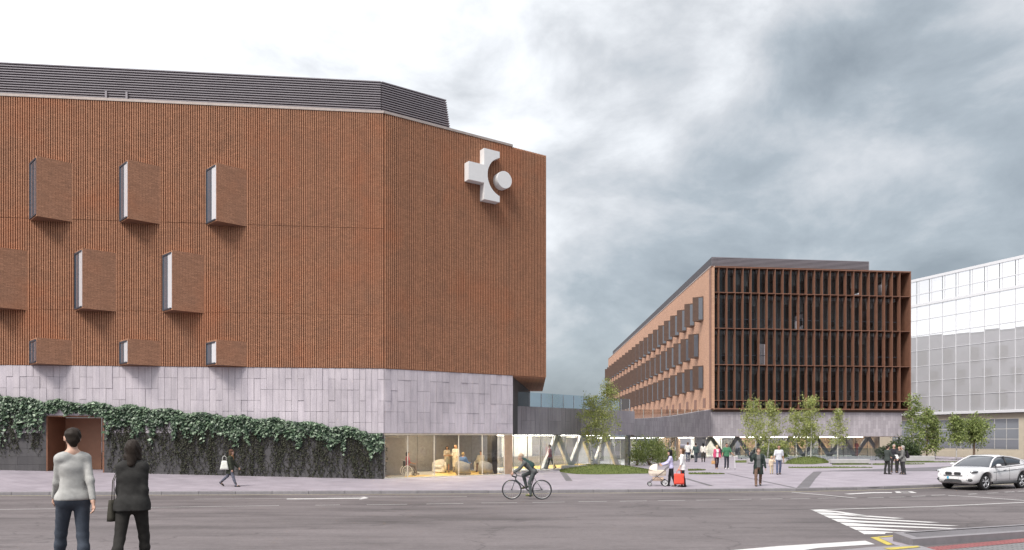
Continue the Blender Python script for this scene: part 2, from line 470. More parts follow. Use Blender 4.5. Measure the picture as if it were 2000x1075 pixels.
# kerb stones, one by one
kerb = struct(thing('kerb', 'x', 'x'))
del kerb['label'], kerb['category']
x = -34.0
while x < 48:
    x1 = x + 1.5
    a, b = Vector((x, kerb_y(x), 0)), Vector((x1, kerb_y(x1), 0))
    d = (b - a).normalized(); nrm = Vector((-d.y, d.x, 0))
    mb = MB(); a2 = a + d*0.008; b2 = b - d*0.008; w = 0.24
    za, zb = pave_z(a.x, a.y + .1) + 0.006, pave_z(b.x, b.y + .1) + 0.006
    q = 0.015
    bot = [(a2.x,a2.y,-0.25),(b2.x,b2.y,-0.25),((b2+nrm*w).x,(b2+nrm*w).y,-0.25),((a2+nrm*w).x,(a2+nrm*w).y,-0.25)]
    mid = [(a2.x,a2.y,za-q),(b2.x,b2.y,zb-q),((b2+nrm*w).x,(b2+nrm*w).y,zb-q),((a2+nrm*w).x,(a2+nrm*w).y,za-q)]
    a3, b3 = a2 + nrm*q, b2 + nrm*q
    top = [(a3.x,a3.y,za),(b3.x,b3.y,zb),((b2+nrm*w).x,(b2+nrm*w).y,zb),((a2+nrm*w).x,(a2+nrm*w).y,za)]
    mb.rings([bot, mid, top])
    mb.build('kerb_stone', M_kerb, kerb)
    x = x1

def strip(name, material, pts, width, fz=road_z, dz=0.006, parent=road):
    """painted line through ground points"""
    mb = MB(); L = []; Rr = []
    for i, p in enumerate(pts):
        t = (pts[min(i+1, len(pts)-1)] - pts[max(i-1, 0)]); t.z = 0; t.normalize(); n = Vector((-t.y, t.x, 0))
        for lst, s in ((L, 1), (Rr, -1)):
            v = p + n * width * 0.5 * s; lst.append((v.x, v.y, fz(v.x, v.y) + dz))
    for i in range(len(pts)-1): mb.quad(Rr[i], Rr[i+1], L[i+1], L[i])
    return mb.build(name, material, parent)
def gline(name, material, px, width, n=1, **kw):
    pts = []
    for (a, b), (c, d) in zip(px, px[1:]):
        for i in range(n): pts.append(G(a + (c-a)*i/n, b + (d-b)*i/n, road_z))
    pts.append(G(*px[-1], road_z))
    return strip(name, material, pts, width, **kw)
def gpoly(name, material, px, dz=0.006, fz=road_z, parent=road):
    mb = MB(); pts = []
    for q in px:
        p = G(*q, fz); pts.append((p.x, p.y, fz(p.x, p.y) + dz))
    a = sum((pts[i][0]*pts[(i+1)%len(pts)][1] - pts[(i+1)%len(pts)][0]*pts[i][1]) for i in range(len(pts)))
    if a < 0: pts.reverse()
    mb.quad(*pts); return mb.build(name, material, parent)
# cream line along the kerb
strip('edge_line', M_ycream, [Vector((xx, kerb_y(xx) - 0.22, 0)) for xx in [-34 + 1.5*i for i in range(55)]], 0.10)
gline('lane_line', M_wpaint, [(-150, 999), (0, 996), (300, 991.5), (545, 988)], 0.10)
gline('lane_line', M_wpaint, [(380, 975.5), (560, 974), (715, 972)], 0.10)
gline('lane_line', M_wpaint, [(640, 971.5), (912, 970.5)], 0.09)
gpoly('turn_arrow', M_wpaint, [(560, 976), (706, 974.6), (700, 976.8), (720, 973.4), (712, 970.6), (704, 971.8), (710, 973), (560, 974.6)])
for a, b, yy in ((616, 664, 987), (716, 795, 986), (833, 905, 984.6), (940, 1010, 982.7), (1040, 1103, 981.6), (1130, 1185, 980.2), (1210, 1264, 979.2), (1285, 1338, 978.2), (1360, 1406, 977.2), (1424, 1468, 976), (1486, 1528, 975), (1545, 1582, 974.4), (1597, 1632, 973.6),
                 (1694, 1726, 972.6), (1737, 1768, 971.4), (1780, 1808, 969.6), (1819, 1846, 967.6), (1891, 1908, 965.4), (1926, 1950, 963.4), (1962, 1981, 961.4), (1988, 2004, 960)):
    gline('lane_dash', M_wpaint, [(a, yy + 0.4), (b, yy - 0.4)], 0.10)
gline('diagonal_line', M_wpaint, [(1546, 961.8), (1600, 966.5), (1672, 973.4)], 0.14)
gpoly('lane_arrow', M_wpaint, [(1648, 965.2), (1700, 962.2), (1742, 962), (1742, 963.4), (1702, 963.8), (1660, 966)])
gline('lane_box_mark', M_wpaint, [(1750, 963.4), (1785, 963.2)], 0.16)
gline('lane_box_mark', M_wpaint, [(1752, 960.6), (1778, 960.2)], 0.12)
gline('lane_box_mark', M_wpaint, [(1752, 960.6), (1757, 963.4)], 0.2)
gline('lane_box_mark', M_wpaint, [(1776, 960.2), (1786, 963.2)], 0.2)
gline('lane_line', M_wpaint, [(1852, 968.2), (1900, 970.5), (2005, 978.5), (2120, 987)], 0.14)
# hatched area and its long border line
gline('hatch_border', M_wpaint, [(1584, 996.5), (1700, 993.3), (1830, 989.6), (2005, 981.5), (2200, 971)], 0.15)
hat = []
for k, (lx, ly, lx2, ly2, ex, ey) in enumerate(((1584,996,1593,1000,1700,1009.2), (1595,1001.2,1606,1006,1768,1013.6), (1608,1007.2,1620,1012.6,1836,1021.6), (1623,1014,1637,1020.2,1874,1028.2), (1640,1021.6,1654,1028,1892,1034.2), (1657,1029.4,1672,1036,1790,1038.2), (1675,1037.2,1688,1044.4,1752,1041.6))):
    gpoly('hatch_bar', M_wpaint, [(lx, ly), (lx + 26, ly + 0.6), (lx + 54, (ly+ey)/2*0.35 + (ly+1.6)*0.65), (ex, ey - 0.5), (ex - 22, ey), (lx2 + 40, ly2 + (ey-ly2)*0.12), (lx2, ly2)])
gpoly('stop_line', M_wpaint, [(1425, 1076), (1520, 1067.5), (1690, 1057), (1709, 1064), (1600, 1071), (1540, 1080)])
gpoly('yellow_mark', M_ypaint, [(1700, 1050.5), (1744, 1046.5), (1744, 1048.5), (1716, 1051), (1744, 1064), (1733, 1065.5)])
gpoly('pale_patch', M_paver, [(1718, 1051.5), (1744, 1049.5), (1744, 1058), (1782, 1067), (1750, 1066)])

# traffic island with a raised concrete edge
def isl(px, py): return G(px, py, road_z, 0.125)
ip = [isl(1744, 1040), isl(1783, 1053.5), isl(2000, 1038.5), isl(2260, 1021), isl(2260, 1008), isl(2000, 1024)]
island = struct(bpy.data.objects.new('traffic_island', None)); COL.objects.link(island)
cxy = sum((Vector((p.x, p.y)) for p in ip), Vector((0,0))) / len(ip)
mb = MB(); n = len(ip)
out0 = [(p.x, p.y, road_z(p.x, p.y) - 0.1) for p in ip]
out1 = [(p.x, p.y, road_z(p.x, p.y) + 0.125) for p in ip]
inn = []
for p in ip:
    v = Vector((p.x, p.y)); 
    inn.append(v)
def inset(poly, d):
    res = []
    for i in range(len(poly)):
        a, b, c = poly[i-1], poly[i], poly[(i+1) % len(poly)]
        e1 = (b - a).normalized(); e2 = (c - b).normalized()
        n1 = Vector((-e1.y, e1.x)); n2 = Vector((-e2.y, e2.x))
        m = (n1 + n2); m = m / max(0.3, m.dot(n1)); res.append(b + m * d)
    return res
ii = inset(inn, 0.16)
in1 = [(p.x, p.y, road_z(p.x, p.y) + 0.128) for p in ii]
mb.rings([out0, out1, in1], caps=False); mb.build('kerb_edge', M_kerb, island)
mb = MB(); mb.quad(*[(p[0], p[1], p[2] - 0.012) for p in in1]); mb.build('island_paving', M_paverdark, island)
# paving nearest the camera on the far side of the island
M_red = paver_mat('red_paving', (0.30, 0.10, 0.10), 0.2, 0.1, 0.25, 0.5)
M_cob = paver_mat('grey_setts', (0.22, 0.21, 0.215), 0.22, 0.11, 0.25, 0.4)
gpoly('near_kerb_slab', M_kerb, [(1630, 1078), (1700, 1071), (1786, 1066.5), (1800, 1069), (1845, 1082), (1640, 1086)], 0.02)
gpoly('yellow_mark', M_ypaint, [(1725, 1074), (1792, 1069.5), (1798, 1072), (1740, 1077.5)], 0.028)
gpoly('red_paving_strip', M_red, [(1806, 1071), (2000, 1053), (2260, 1031), (2260, 1037), (2000, 1060.5), (1840, 1076), (1820, 1076)], 0.012)
gpoly('sett_paving', M_cob, [(1822, 1077.5), (2000, 1061), (2260, 1038), (2300, 1120), (1840, 1120)], 0.010)
# plaza: darker paving bands and side street
def pline(name, px, width):
    return strip(name, M_paverdark, [G(*q) for q in px], width, pave_z, 0.004, plaza)
pline('paving_band', [(1597, 922), (1583, 935), (1568, 953)], 0.5)
pline('paving_band', [(1098, 921), (1112, 940)], 0.35)
pline('paving_band', [(1340, 935), (1390, 949.5)], 0.22)
pline('paving_band', [(1420, 925), (1556, 954)], 0.14)
M_sideroad = mat('side_street_asphalt', (0.135, 0.125, 0.14), 0.8, 0, 0.12, 3)
spt = [G(x_, y_) for x_, y_ in ((1588, 921), (1700, 920.6), (1850, 920.4), (2000, 921), (2300, 921), (2300, 903), (2000, 906), (1900, 908.5), (1820, 912.8), (1700, 917))]
mb = MB()
lo = spt[:5]; hi = [spt[9], spt[8], spt[7], spt[6], spt[5]]
for i in range(4):
    for t in range(4):
        def lp(a, b, s): 
            v = a.lerp(b, s); return (v.x, v.y, pave_z(v.x, v.y) + 0.008)
        mb.quad(lp(lo[i], lo[i+1], t/4), lp(lo[i], lo[i+1], (t+1)/4), lp(hi[i], hi[i+1], (t+1)/4), lp(hi[i], hi[i+1], t/4))
struct(mb.build('side_street', M_sideroad))

# ================================================================== LEFT BRICK BUILDING
C = (-6.85, 39.43); dA = unit((19.12, 2.03)); dB = unit((8.93, 5.92))
LA = 27.0
OA = (C[0] - LA*dA[0], C[1] - LA*dA[1])
Zs, Zb, Zt = 2.45, 5.91, 19.53           # glass head, brick bottom, brick top
D = (2.08, 45.35); LB = math.hypot(D[0]-C[0], D[1]-C[1])
bld = thing('brick_building', 'large ribbed rust brown brick building on a pale granite base', 'building', (C[0], C[1], 0))
BT = Matrix.Translation((-C[0], -C[1], 0))
FA = BT @ frame(OA, dA); FB = BT @ frame(C, dB)
def xA(px): return on_line(px, OA, dA)
def xB(px): return on_line(px, C, dB)

# brick volume behind the ribs
E = (2.44, 58.6)
A0 = (OA[0] + 0.0, OA[1])
core = [(OA[0] - dA[1]*0.25, OA[1] + dA[0]*0.25), (C[0] + 0.0, C[1] + 0.3), (D[0] - 0.2, D[1] + 0.2), (E[0] - 0.2, E[1]), (-20, 72), (-38, 60)]
mb = MB().prism(core, Zb + 0.02, Zt - 0.05)
mb.build('brick_core', M_brick2, bld, M=BT)
joints = [Zb, zz(608, xA(250)[1]), zz(433, xA(250)[1]), Zt]
def ribs(x0, x1, zs, per=0.112, w=0.062, dep=0.075):
    m = MB(); n = int((x1 - x0) / per)
    for i in range(n):
        a = x0 + (x1-x0) * (i + 0.2) / n
        for za, zb in zip(zs, zs[1:]):
            g = 0.011
            m.quad((a,-dep,za+g), (a+w,-dep,za+g), (a+w,-dep,zb-g), (a,-dep,zb-g))
            m.quad((a,0.0,za+g), (a,-dep,za+g), (a,-dep,zb-g), (a,0.0,zb-g))
            m.quad((a+w,-dep,za+g), (a+w,0.0,za+g), (a+w,0.0,zb-g), (a+w,-dep,zb-g))
            m.quad((a,0.0,za+g), (a+w,0.0,za+g), (a+w,-dep,za+g), (a,-dep,za+g))
    return m
MB().box(0, LA, 0.0, 0.25, Zb, Zt).build('brick_wall', M_brick, bld, M=FA)
ribs(0, LA - 0.02, joints).build('brick_rib_face', M_brick, bld, M=FA, kind='stuff')
MB().box(0.02, LB, 0.0, 0.25, Zb, Zt).build('brick_wall', M_brick, bld, M=FB)
ribs(0.02, LB, [Zb, Zt]).build('brick_rib_face', M_brick, bld, M=FB, kind='stuff')
dS = unit((E[0]-D[0], E[1]-D[1]))
FSd = BT @ frame(D, dS)
MB().box(0.0, 13.2, 0.0, 0.25, Zb, Zt).build('brick_wall', M_brick, bld, M=FSd)
MB().box(0, LA, -0.10, 0.3, Zt, Zt + 0.13).build('coping', M_coping, bld, M=FA)
sE = xB(1000)[0]
MB().box(0.0, sE, -0.10, 0.3, Zt + 0.001, Zt + 0.131).build('coping', M_coping, bld, M=FB)

# triangular oriels: brick blade on the long side, window on the short side
def oriel(px0, px1, py0, py1, fl=0.37, dep=0.92):
    x0, Y0 = xA(px0); x1, Y1 = xA(px1)
    z1 = zz(py0, Y0); z0 = zz(py1, Y0)
    w = x1 - x0; ax = w * fl
    m = MB().prism([(0, 0.02), (ax, -dep), (w, 0.02), (w, 0.24), (0, 0.24)], 0, z1 - z0)
    M = FA @ Matrix.Translation((x0, -0.03, z0))
    o = m.build('window_bay', M_brick2, bld, M=M)
    # window on the slanted left cheek
    d = Vector((ax, -dep - 0.02, 0)); L = d.length; d.normalize()
    Mw = Matrix.Translation((0, 0.02, 0)) @ Matrix.Rotation(math.atan2(d.y, d.x), 4, 'Z')
    h = z1 - z0
    fr = MB()
    fr.box(0.03, 0.12, -0.05, 0.02, 0.08, h-0.08); fr.box(L*0.52, L*0.52+0.05, -0.04, 0.02, 0.08, h-0.08)
    fr.box(0.12, L*0.9, -0.05, 0.02, h-0.16, h-0.08); fr.box(0.12, L*0.9, -0.05, 0.02, 0.06, 0.13)
    fr.build('window_frame', M_frame, o, M=Mw)
    MB().box(0.12, L*0.55, -0.02, -0.008, 0.10, h-0.12).build('pane', M_winblue, o, M=Mw)
    MB().box(L*0.55, L*0.97, -0.02, -0.008, 0.10, h-0.12).build('pane', M_winglass if px0 > 140 else M_winblue, o, M=Mw)
    lip = MB(); lip.box(ax + 0.02, ax+0.05, -dep-0.012, -dep+0.05, 0.0, h)
    return o
for c0, c1 in ((59, 145), (234, 317), (403, 485)):
    t = (c0 - 59) / 344
    oriel(c0, c1, 317 + 13*t, 432 + 9*t); oriel(c0, c1, 664 + 3.5*t, 713.2 + 2.6*t)
for c0, c1 in ((-28, 57), (147, 232), (318, 402)):
    t = (c0 + 28) / 346
    oriel(c0, c1, 489 + 8*t, 605 + 6*t)

# rooftop louvre screen
inA = 0.9
nA = (-dA[1], dA[0]); nB = (-dB[1], dB[0])
oA = (OA[0] + nA[0]*inA, OA[1] + nA[1]*inA); oB = (C[0] + nB[0]*inA, C[1] + nB[1]*inA)
den = dA[0]*dB[1] - dA[1]*dB[0]
tt = ((oB[0]-oA[0])*dB[1] - (oB[1]-oA[1])*dB[0]) / den
PC = (oA[0] + tt*dA[0], oA[1] + tt*dA[1])
sPB = on_line(870, PC, dB)[0]
PE = (PC[0] + sPB*dB[0], PC[1] + sPB*dB[1])
Zl = 21.62
scr = MB()
back = (-10, 66)
base_poly = [oA, PC, (PE[0] + dB[0]*0.35, PE[1] + dB[1]*0.35), (PE[0] - 3.0, PE[1] + 12), (-36, 58)]
top_poly = [oA, PC, PE, (PE[0] - 4.0, PE[1] + 11), (-36, 58)]
ins = lambda pl: [(p[0], p[1] + 0.12) for p in pl]
scr.rings([[(p[0], p[1], Zt) for p in ins(base_poly)], [(p[0], p[1], Zl) for p in ins(top_poly)]])
screen = scr.build('louvre_screen', M_louvredark, bld, M=BT)
FpA = frame(oA, dA); FpB = frame(PC, dB)
ns = 16
for i in range(ns):
    z = Zt + 0.16 + (Zl - Zt - 0.16) * i / (ns - 1)
    k = (z - Zt) / (Zl - Zt); ext = 0.35*(1-k)
    for Fr, L in ((FpA, tt), (FpB, sPB + ext)):
        me = UNIT.get('slat')
        if me is None:
            s_ = MB().box(0, 1, -0.12, 0.05, -0.024, 0.024)
            me = UNIT['slat'] = s_.mesh('slat', M_louvre)
        link('slat', me, screen, Fr @ Matrix.Translation((0, 0, z)) @ Matrix.Diagonal((L, 1, 1, 1)))
# little rooftop vent posts standing out from the louvres
for px in (210, 250):
    s, Y = on_line(px, oA, dA)
    MB().box(s-0.05, s+0.05, -0.2, -0.12, Zt + 0.1, Zt + 0.85).build('bracket_post', M_louvre, screen, M=FpA)
screen.matrix_basis = BT

# granite base: slabs laid upright
SS = xB(1001)[0]
xd0, Yd = xA(91); xd1, _ = xA(204); zd1 = zz(812, Yd); zd0 = 0.30
MB().box(0, xd0, 0.0, 0.2, -0.6, Zb).build('base_wall', M_stonejoint, bld, M=FA)
MB().box(xd1, LA - 0.0, 0.0, 0.2, -0.6, Zb - 0.001).build('base_wall', M_stonejoint, bld, M=FA)
MB().box(xd0, xd1, 0.0, 0.2, zd1, Zb - 0.002).build('base_wall', M_stonejoint, bld, M=FA)
MB().box(0, SS, 0.0, 0.2, Zs, Zb).build('base_wall', M_stonejoint, bld, M=FB)
rs = random.Random(5)
def slab_field(M, x0, x1, z0, z1, cw, unit_h, material, skip=None, nm='granite_slab', parent=bld, jut=0.028):
    nc = int(round((x1-x0)/cw)); cw = (x1-x0)/nc; nu = int(round((z1-z0)/unit_h)); uh = (z1-z0)/nu
    for c in range(nc):
        u = 0
        while u < nu:
            h = rs.choice((1, 2, 2, 2)) if u else rs.choice((1, 2))
            h = min(h, nu-u)
            a, b = x0+c*cw, x0+(c+1)*cw; lo, hi = z0+u*uh, z0+(u+h)*uh
            u += h
            if skip and b > skip[0]+0.01 and a < skip[1]-0.01 and lo < skip[2]:
                if hi <= skip[2] + 0.05: continue
                lo = skip[2]
            y0 = -0.025 - rs.random()*jut
            piece(nm, material, parent, M, a+0.006, b-0.006, y0, -0.001, lo+0.006, hi-0.006)
slab_field(FA, 5.2, LA, Zs, Zb - 0.01, 0.32, 0.575, M_stone, (xd0, xd1, zd1))
piece('granite_slab', M_stone, bld, FA, 0, 5.19, -0.03, -0.001, Zs, Zb - 0.01)
slab_field(FB, 0.0, SS, Zs, Zb - 0.01, 0.40, 0.575, M_stone)
# darker courses low on the street wall
zc0 = -0.35; nh = 7; ch = (Zs - zc0)/nh
for r in range(nh):
    lo, hi = zc0 + r*ch, zc0 + (r+1)*ch
    x = 5.2
    while x < LA - 0.02:
        w = rs.uniform(1.0, 2.2); x1 = min(LA, x + w)
        if LA - x1 < 0.5: x1 = LA
        segs = [(x, x1)]
        if hi > zd0 and x1 > xd0 and x < xd1:
            segs = [(x, min(x1, xd0)), (max(x, xd1), x1)]
        for a, b in segs:
            if b - a > 0.08:
                piece('granite_course_block', M_stonelow, bld, FA, a+0.005, b-0.005, -0.022 - rs.random()*0.012, -0.001, lo+0.005, hi-0.005)
        x = x1
piece('granite_course_block', M_stonelow, bld, FA, 0, 5.19, -0.03, -0.001, zc0, Zs)
# recessed street door
dz0 = -0.1; dd = 1.85
MB().box(xd0, xd0+0.06, -0.03, dd, dz0, zd1).build('door_reveal', M_doordark, bld, M=FA)
MB().box(xd1-0.06, xd1, -0.03, dd, dz0, zd1).build('door_reveal', M_doordark, bld, M=FA)
MB().box(xd0, xd1, -0.02, dd, zd1-0.06, zd1-0.001).build('door_reveal', M_doordark, bld, M=FA)
MB().box(xd0+0.06, xd1-0.06, 0.0, dd+0.1, -0.4, 0.42).build('door_step', M_kerb, bld, M=FA)
wl_ = xd1 - xd0 - 0.12
door = MB().box(xd0+0.07, xd0+0.06+wl_*0.68, dd-0.06, dd, 0.43, zd1-0.07).build('door', M_door, bld, M=FA)
MB().box(xd0+0.09+wl_*0.68, xd1-0.07, dd-0.045, dd, 0.43, zd1-0.07).build('side_panel', M_door, door, M=Matrix())
MB().box(xd0+0.06+wl_*0.74, xd0+0.06+wl_*0.82, dd-0.13, dd-0.05, 1.62, 1.67).build('handle', M_white, door, M=Matrix())
# return of the base at its right end and the soffit of the overhang
S = (C[0] + SS*dB[0], C[1] + SS*dB[1])
FR = BT @ frame(S, unit((0.36, 3.6)))
MB().box(0, 14, 0, 0.25, Zs, Zb - 0.02).build('base_return', M_stonelow, bld, M=FR)  # darker granite than the base stands in for the shade on this return
MB().prism([(S[0]-0.3, S[1]-0.15), (D[0]-0.02, D[1]), (E[0]-0.02, E[1]), (-1.0, 58.6)], Zb - 0.06, Zb - 0.003).build('soffit', M_brick2, bld, M=BT)

# ------------------------------------------------ lobby behind the glass
ROOM = [(0.1,0.15),(SS-0.02,0.15),(SS+0.4,4.0),(SS+1.0,9.0),(-7,9.0),(-7,4.2)]
gx = [xB(p)[0] for p in (752, 797, 849, 897, 943, 986)]
for a, b in zip(gx, gx[1:]):
    piece('pane', M_glassroom, bld, FB, a+0.015, b-0.015, 0.06, 0.075, 0.05, Zs - 0.10)
for a in gx: piece('mullion', M_pale, bld, FB, a-0.015, a+0.015, 0.03, 0.10, 0.02, Zs - 0.05)
MB().box(0, SS, 0.0, 0.14, Zs-0.10, Zs-0.004).build('head_rail', M_ceil, bld, M=FB)
MB().box(0, SS, 0.0, 0.14, -0.05, 0.05).build('sill_rail', M_pale, bld, M=FB)
MB().box(gx[-1]+0.02, SS, 0.0, 0.16, 0.03, Zs-0.1).build('end_post', M_wood, bld, M=FB)
MB().prism(ROOM, -0.03, 0.012).build('lobby_floor', M_gfloor, bld, M=FB)
MB().prism([(2.6,0.2),(SS-0.1,0.2),(SS+0.3,6.5),(6.2,6.5),(4.6,2.6)], 0.012, 0.02).build('lobby_floor_inlay', M_yfloor, bld, M=FB)
MB().prism([(1.2,0.2),(2.6,0.2),(4.0,2.1),(2.6,2.6)], 0.013, 0.021).build('lobby_floor_inlay', M_yfloor, bld, M=FB)
MB().prism(ROOM, Zs - 0.05, Zs + 0.05).build('lobby_ceiling', M_ceil, bld, M=FB)
for i in range(9):
    piece('wall_panel', M_intwall, bld, FB, -1.6 + i*1.35, -0.27 + i*1.35, 6.4, 6.55, 0.02, Zs-0.05)
MB().box(-0.1, 0.05, 0.4, 6.5, 0.02, Zs-0.05).build('lobby_wall', M_wood, bld, M=FB)
MB().box(0.35, 2.7, 3.1, 3.3, 0.02, Zs-0.25).build('lobby_wall', M_intwall, bld, M=FB)
MB().box(0.06, 0.34, 1.2, 3.2, 0.02, Zs-0.05).build('lobby_wall', M_wood, bld, M=FB)
MB().box(7.35, 7.75, 0.9, 1.4, 0.02, Zs-0.05).build('column', M_dark, bld, M=FB)
for i, (a, b, c_, d_) in enumerate(((0.6, 2.9, 0.5, 0.62), (3.2, 7.6, 0.5, 0.75), (0.6, 7.4, 3.4, 3.5), (3.0, 7.4, 5.4, 5.5), (4.0, 7.3, 2.0, 2.1), (0.5, 6.5, 1.4, 1.46), (3.0, 7.0, 4.3, 4.38))):
    MB().box(a, b, c_, d_, Zs-0.075, Zs-0.055).build('ceiling_lamp', M_lamp, bld, M=FB)

# ------------------------------------------------ wall emblem: cross with a bite, and a disc
zm0, zm1 = zz(398, xB(955)[1]), zz(300, xB(955)[1])
emb = thing('wall_emblem', 'white raised cross emblem with a round bite and disc on brick', 'emblem', (C[0] + dB[0]*xB(950)[0], C[1] + dB[1]*xB(950)[0], zm0))
ex0 = xB(911)[0]; ex1 = xB(941)[0]; ex2 = xB(971)[0]; dep0 = -0.55
zq0, zq1 = zz(360, xB(925)[1]), zz(325, xB(925)[1])
ba = ex2 - xB(947.5)[0]; bh = (zm1-zm0)/2*0.76; rr = (ba*ba + bh*bh)/(2*ba); ccx, ccz = xB(947.5)[0] + rr, (zm0+zm1)/2
ME = Matrix.Translation((-emb.location.x, -emb.location.y, -emb.location.z)) @ frame(C, dB) @ Matrix.Translation((-0.17, 0, 0))
poly = [(ex1, zm0), (ex2, zm0)]
pa = math.acos(max(-1, min(1, (ex2 - ccx)/rr)))
a0 = 2*math.pi - pa
zlo = ccz + rr*math.sin(a0)
arc = [(ccx + rr*math.cos(a0 - (a0 - pa)*i/20), ccz + rr*math.sin(a0 - (a0 - pa)*i/20)) for i in range(21)]
poly += arc + [(ex2, zm1), (ex1, zm1), (ex1, zq1), (ex0, zq1), (ex0, zq0), (ex1, zq0)]
MB().prism_xz(poly, dep0, -0.08).build('cross', M_white, emb, M=ME)
dc = xB(980.5)[0]; dzc = zz(357.5, xB(980)[1]); dr = 0.50
MB().prism_xz([(dc + dr*math.cos(2*math.pi*i/32), dzc + dr*math.sin(2*math.pi*i/32)) for i in range(32)], dep0, -0.08).build('disc', M_white, emb, M=ME)
# ================================================================== LINK BUILDING
def slabwall_mat(name, col):
    q = NT(name); ob = q.obj()
    sp = q.n('ShaderNodeSeparateXYZ'); q.l(ob, sp.inputs[0])
    cb = q.n('ShaderNodeCombineXYZ'); q.l(sp.outputs[2], cb.inputs[0]); q.l(sp.outputs[0], cb.inputs[1])
    b = q.n('ShaderNodeTexBrick'); q.l(cb.outputs[0], b.inputs['Vector'])
    b.inputs['Color1'].default_value = (*scl(col, 1.14), 1); b.inputs['Color2'].default_value = (*scl(col, 0.86), 1)
    b.inputs['Mortar'].default_value = (*scl(col, 0.6), 1); b.inputs['Scale'].default_value = 1
    b.inputs['Brick Width'].default_value = 0.9; b.inputs['Row Height'].default_value = 0.3; b.inputs['Mortar Size'].default_value = 0.008
    f = q.noise(q.pos(), 22, 4, 0.7); g = q.noise(q.pos(), 0.4, 3)
    c = q.mix(1.0, b.outputs[0], q.ramp(f, [(0.3, (0.85,)*3), (0.7, (1.15,)*3)]), 'MULTIPLY')
    c = q.mix(1.0, c, q.ramp(g, [(0.3, (0.9,)*3), (0.7, (1.1,)*3)]), 'MULTIPLY')
    q.l(c, q.b.inputs['Base Color']); q.b.inputs['Roughness'].default_value = 0.8; q.b.inputs['Specular IOR Level'].default_value = 0.25
    q.bump(q.math('SUBTRACT', 1, b.outputs['Fac']), 0.4, 0.01); return q.m
M_slabwall = slabwall_mat('granite_cladding', (0.37, 0.34, 0.36))
M_truss = mat('grey_truss_steel', (0.13, 0.125, 0.125), 0.5)
M_trusspale = mat('pale_truss_steel', (0.72, 0.72, 0.70), 0.5)

L0 = (0.33, 47.3); L1 = (9.54, 57.5); dL = unit((L1[0]-L0[0], L1[1]-L0[1])); LL = math.hypot(L1[0]-L0[0], L1[1]-L0[1])
lnk = thing('link_building', 'low granite link with a glass roof balustrade beside the brick building', 'building', (L0[0], L0[1], 0))
FL = frame((0, 0), dL)
Zk0, Zk1 = 2.38, 4.23
MB().box(-3.0, LL, 0.0, 0.3, Zk0, Zk1).build('parapet_wall', M_stonejoint, lnk, M=FL)
MB().box(-3.0, LL, 0.3, 14, Zk1-0.5, Zk1-0.3).build('terrace_roof', M_concrete, lnk, M=FL)
slab_field(FL, -1.0, LL, Zk0, Zk1, 0.46, 0.92, M_plinth, None, 'granite_slab', lnk, 0.012)
MB().box(LL, LL+0.02, 0.0, 6.0, Zk0, Zk1-0.001).build('parapet_return', M_plinth, lnk, M=FL)
MB().box(-3.0, LL, 0.3, 9, Zk0-0.02, Zk0+0.1).build('soffit', M_intpale, lnk, M=FL)
npn = 12
for i in range(npn):
    a = -1.0 + (LL + 0.55) * i / npn; b = -1.0 + (LL + 0.55) * (i+1) / npn
    piece('balustrade_pane', M_balu, lnk, FL, a+0.015, b-0.015, 0.12, 0.14, Zk1, Zk1 + 0.94)
    piece('balustrade_post', M_mull, lnk, FL, b-0.02, b+0.0, 0.105, 0.155, Zk1, Zk1 + 0.90)
# white rooftop lantern seen past the balustrade
MB().box(LL-1.9, LL-0.3, 1.2, 3.0, Zk1-0.3, Zk1+0.85).build('roof_lantern', M_white, lnk, M=FL)
ng = 11
for i in range(ng):
    a = -1.4 + (LL + 1.2) * i / ng; b = -1.4 + (LL + 1.2) * (i+1) / ng
    piece('pane', M_glass, lnk, FL, a+0.012, b-0.012, 0.25, 0.265, 0.03, Zk0)
    piece('mullion', M_pale, lnk, FL, b-0.012, b+0.012, 0.23, 0.29, 0.02, Zk0)
MB().box(-1.4, LL, 0.2, 0.32, -0.05, 0.03).build('sill_rail', M_pale, lnk, M=FL)
MB().box(LL-0.45, LL-0.15, 0.25, 0.6, 0.0, Zk0).build('corner_post', M_intwall, lnk, M=FL)
MB().prism([(-2,0.2),(LL-0.2,0.2),(LL-0.2,8),(-2,8)], -0.03, 0.014).build('hall_floor', M_gfloor, lnk, M=FL)
MB().prism([(3.5,1.8),(LL-0.4,0.4),(LL-0.4,5),(3.5,5)], 0.014, 0.022).build('hall_floor_inlay', M_yfloor, lnk, M=FL)
for i in range(9):
    piece('wall_panel', M_intpale if i in (1, 2, 4, 5) else M_intwall, lnk, FL, -2.0 + i*1.75, -0.27 + i*1.75, 6.0, 6.2, 0.02, Zk0-0.03)
MB().box(3.5, LL-1, 5.2, 5.95, 0.02, 0.75).build('bench_wall', M_intwall, lnk, M=FL)
for i, q in enumerate((1.6, 2.8, 4.0, 5.2)):
    MB().box(1.0, LL-1.0, q, q+0.12, Zk0-0.05, Zk0-0.03).build('ceiling_lamp', M_lamp2, lnk, M=FL)
def zigzag(parent, M, x0, n, step, y, z0, z1, th, m, dp=0.22):
    for i in range(n):
        for s in (0, 1):
            a = x0 + i*step + s*step*0.5; b = a + step*0.5
            za, zb = (z0, z1) if s == 0 else (z1, z0)
            w = th
            mb = MB().prism_xz([(a-w/2, za), (a+w/2, za), (b+w/2, zb), (b-w/2, zb)] if s else [(a-w/2, za), (a+w/2, za), (b+w/2, zb), (b-w/2, zb)], y, y+dp)
            mb.build('truss_strut', m, parent, M=M)
zigzag(lnk, FL, 4.4, 3, 3.0, 1.3, 0.02, Zk0-0.02, 0.55, M_trusspale)
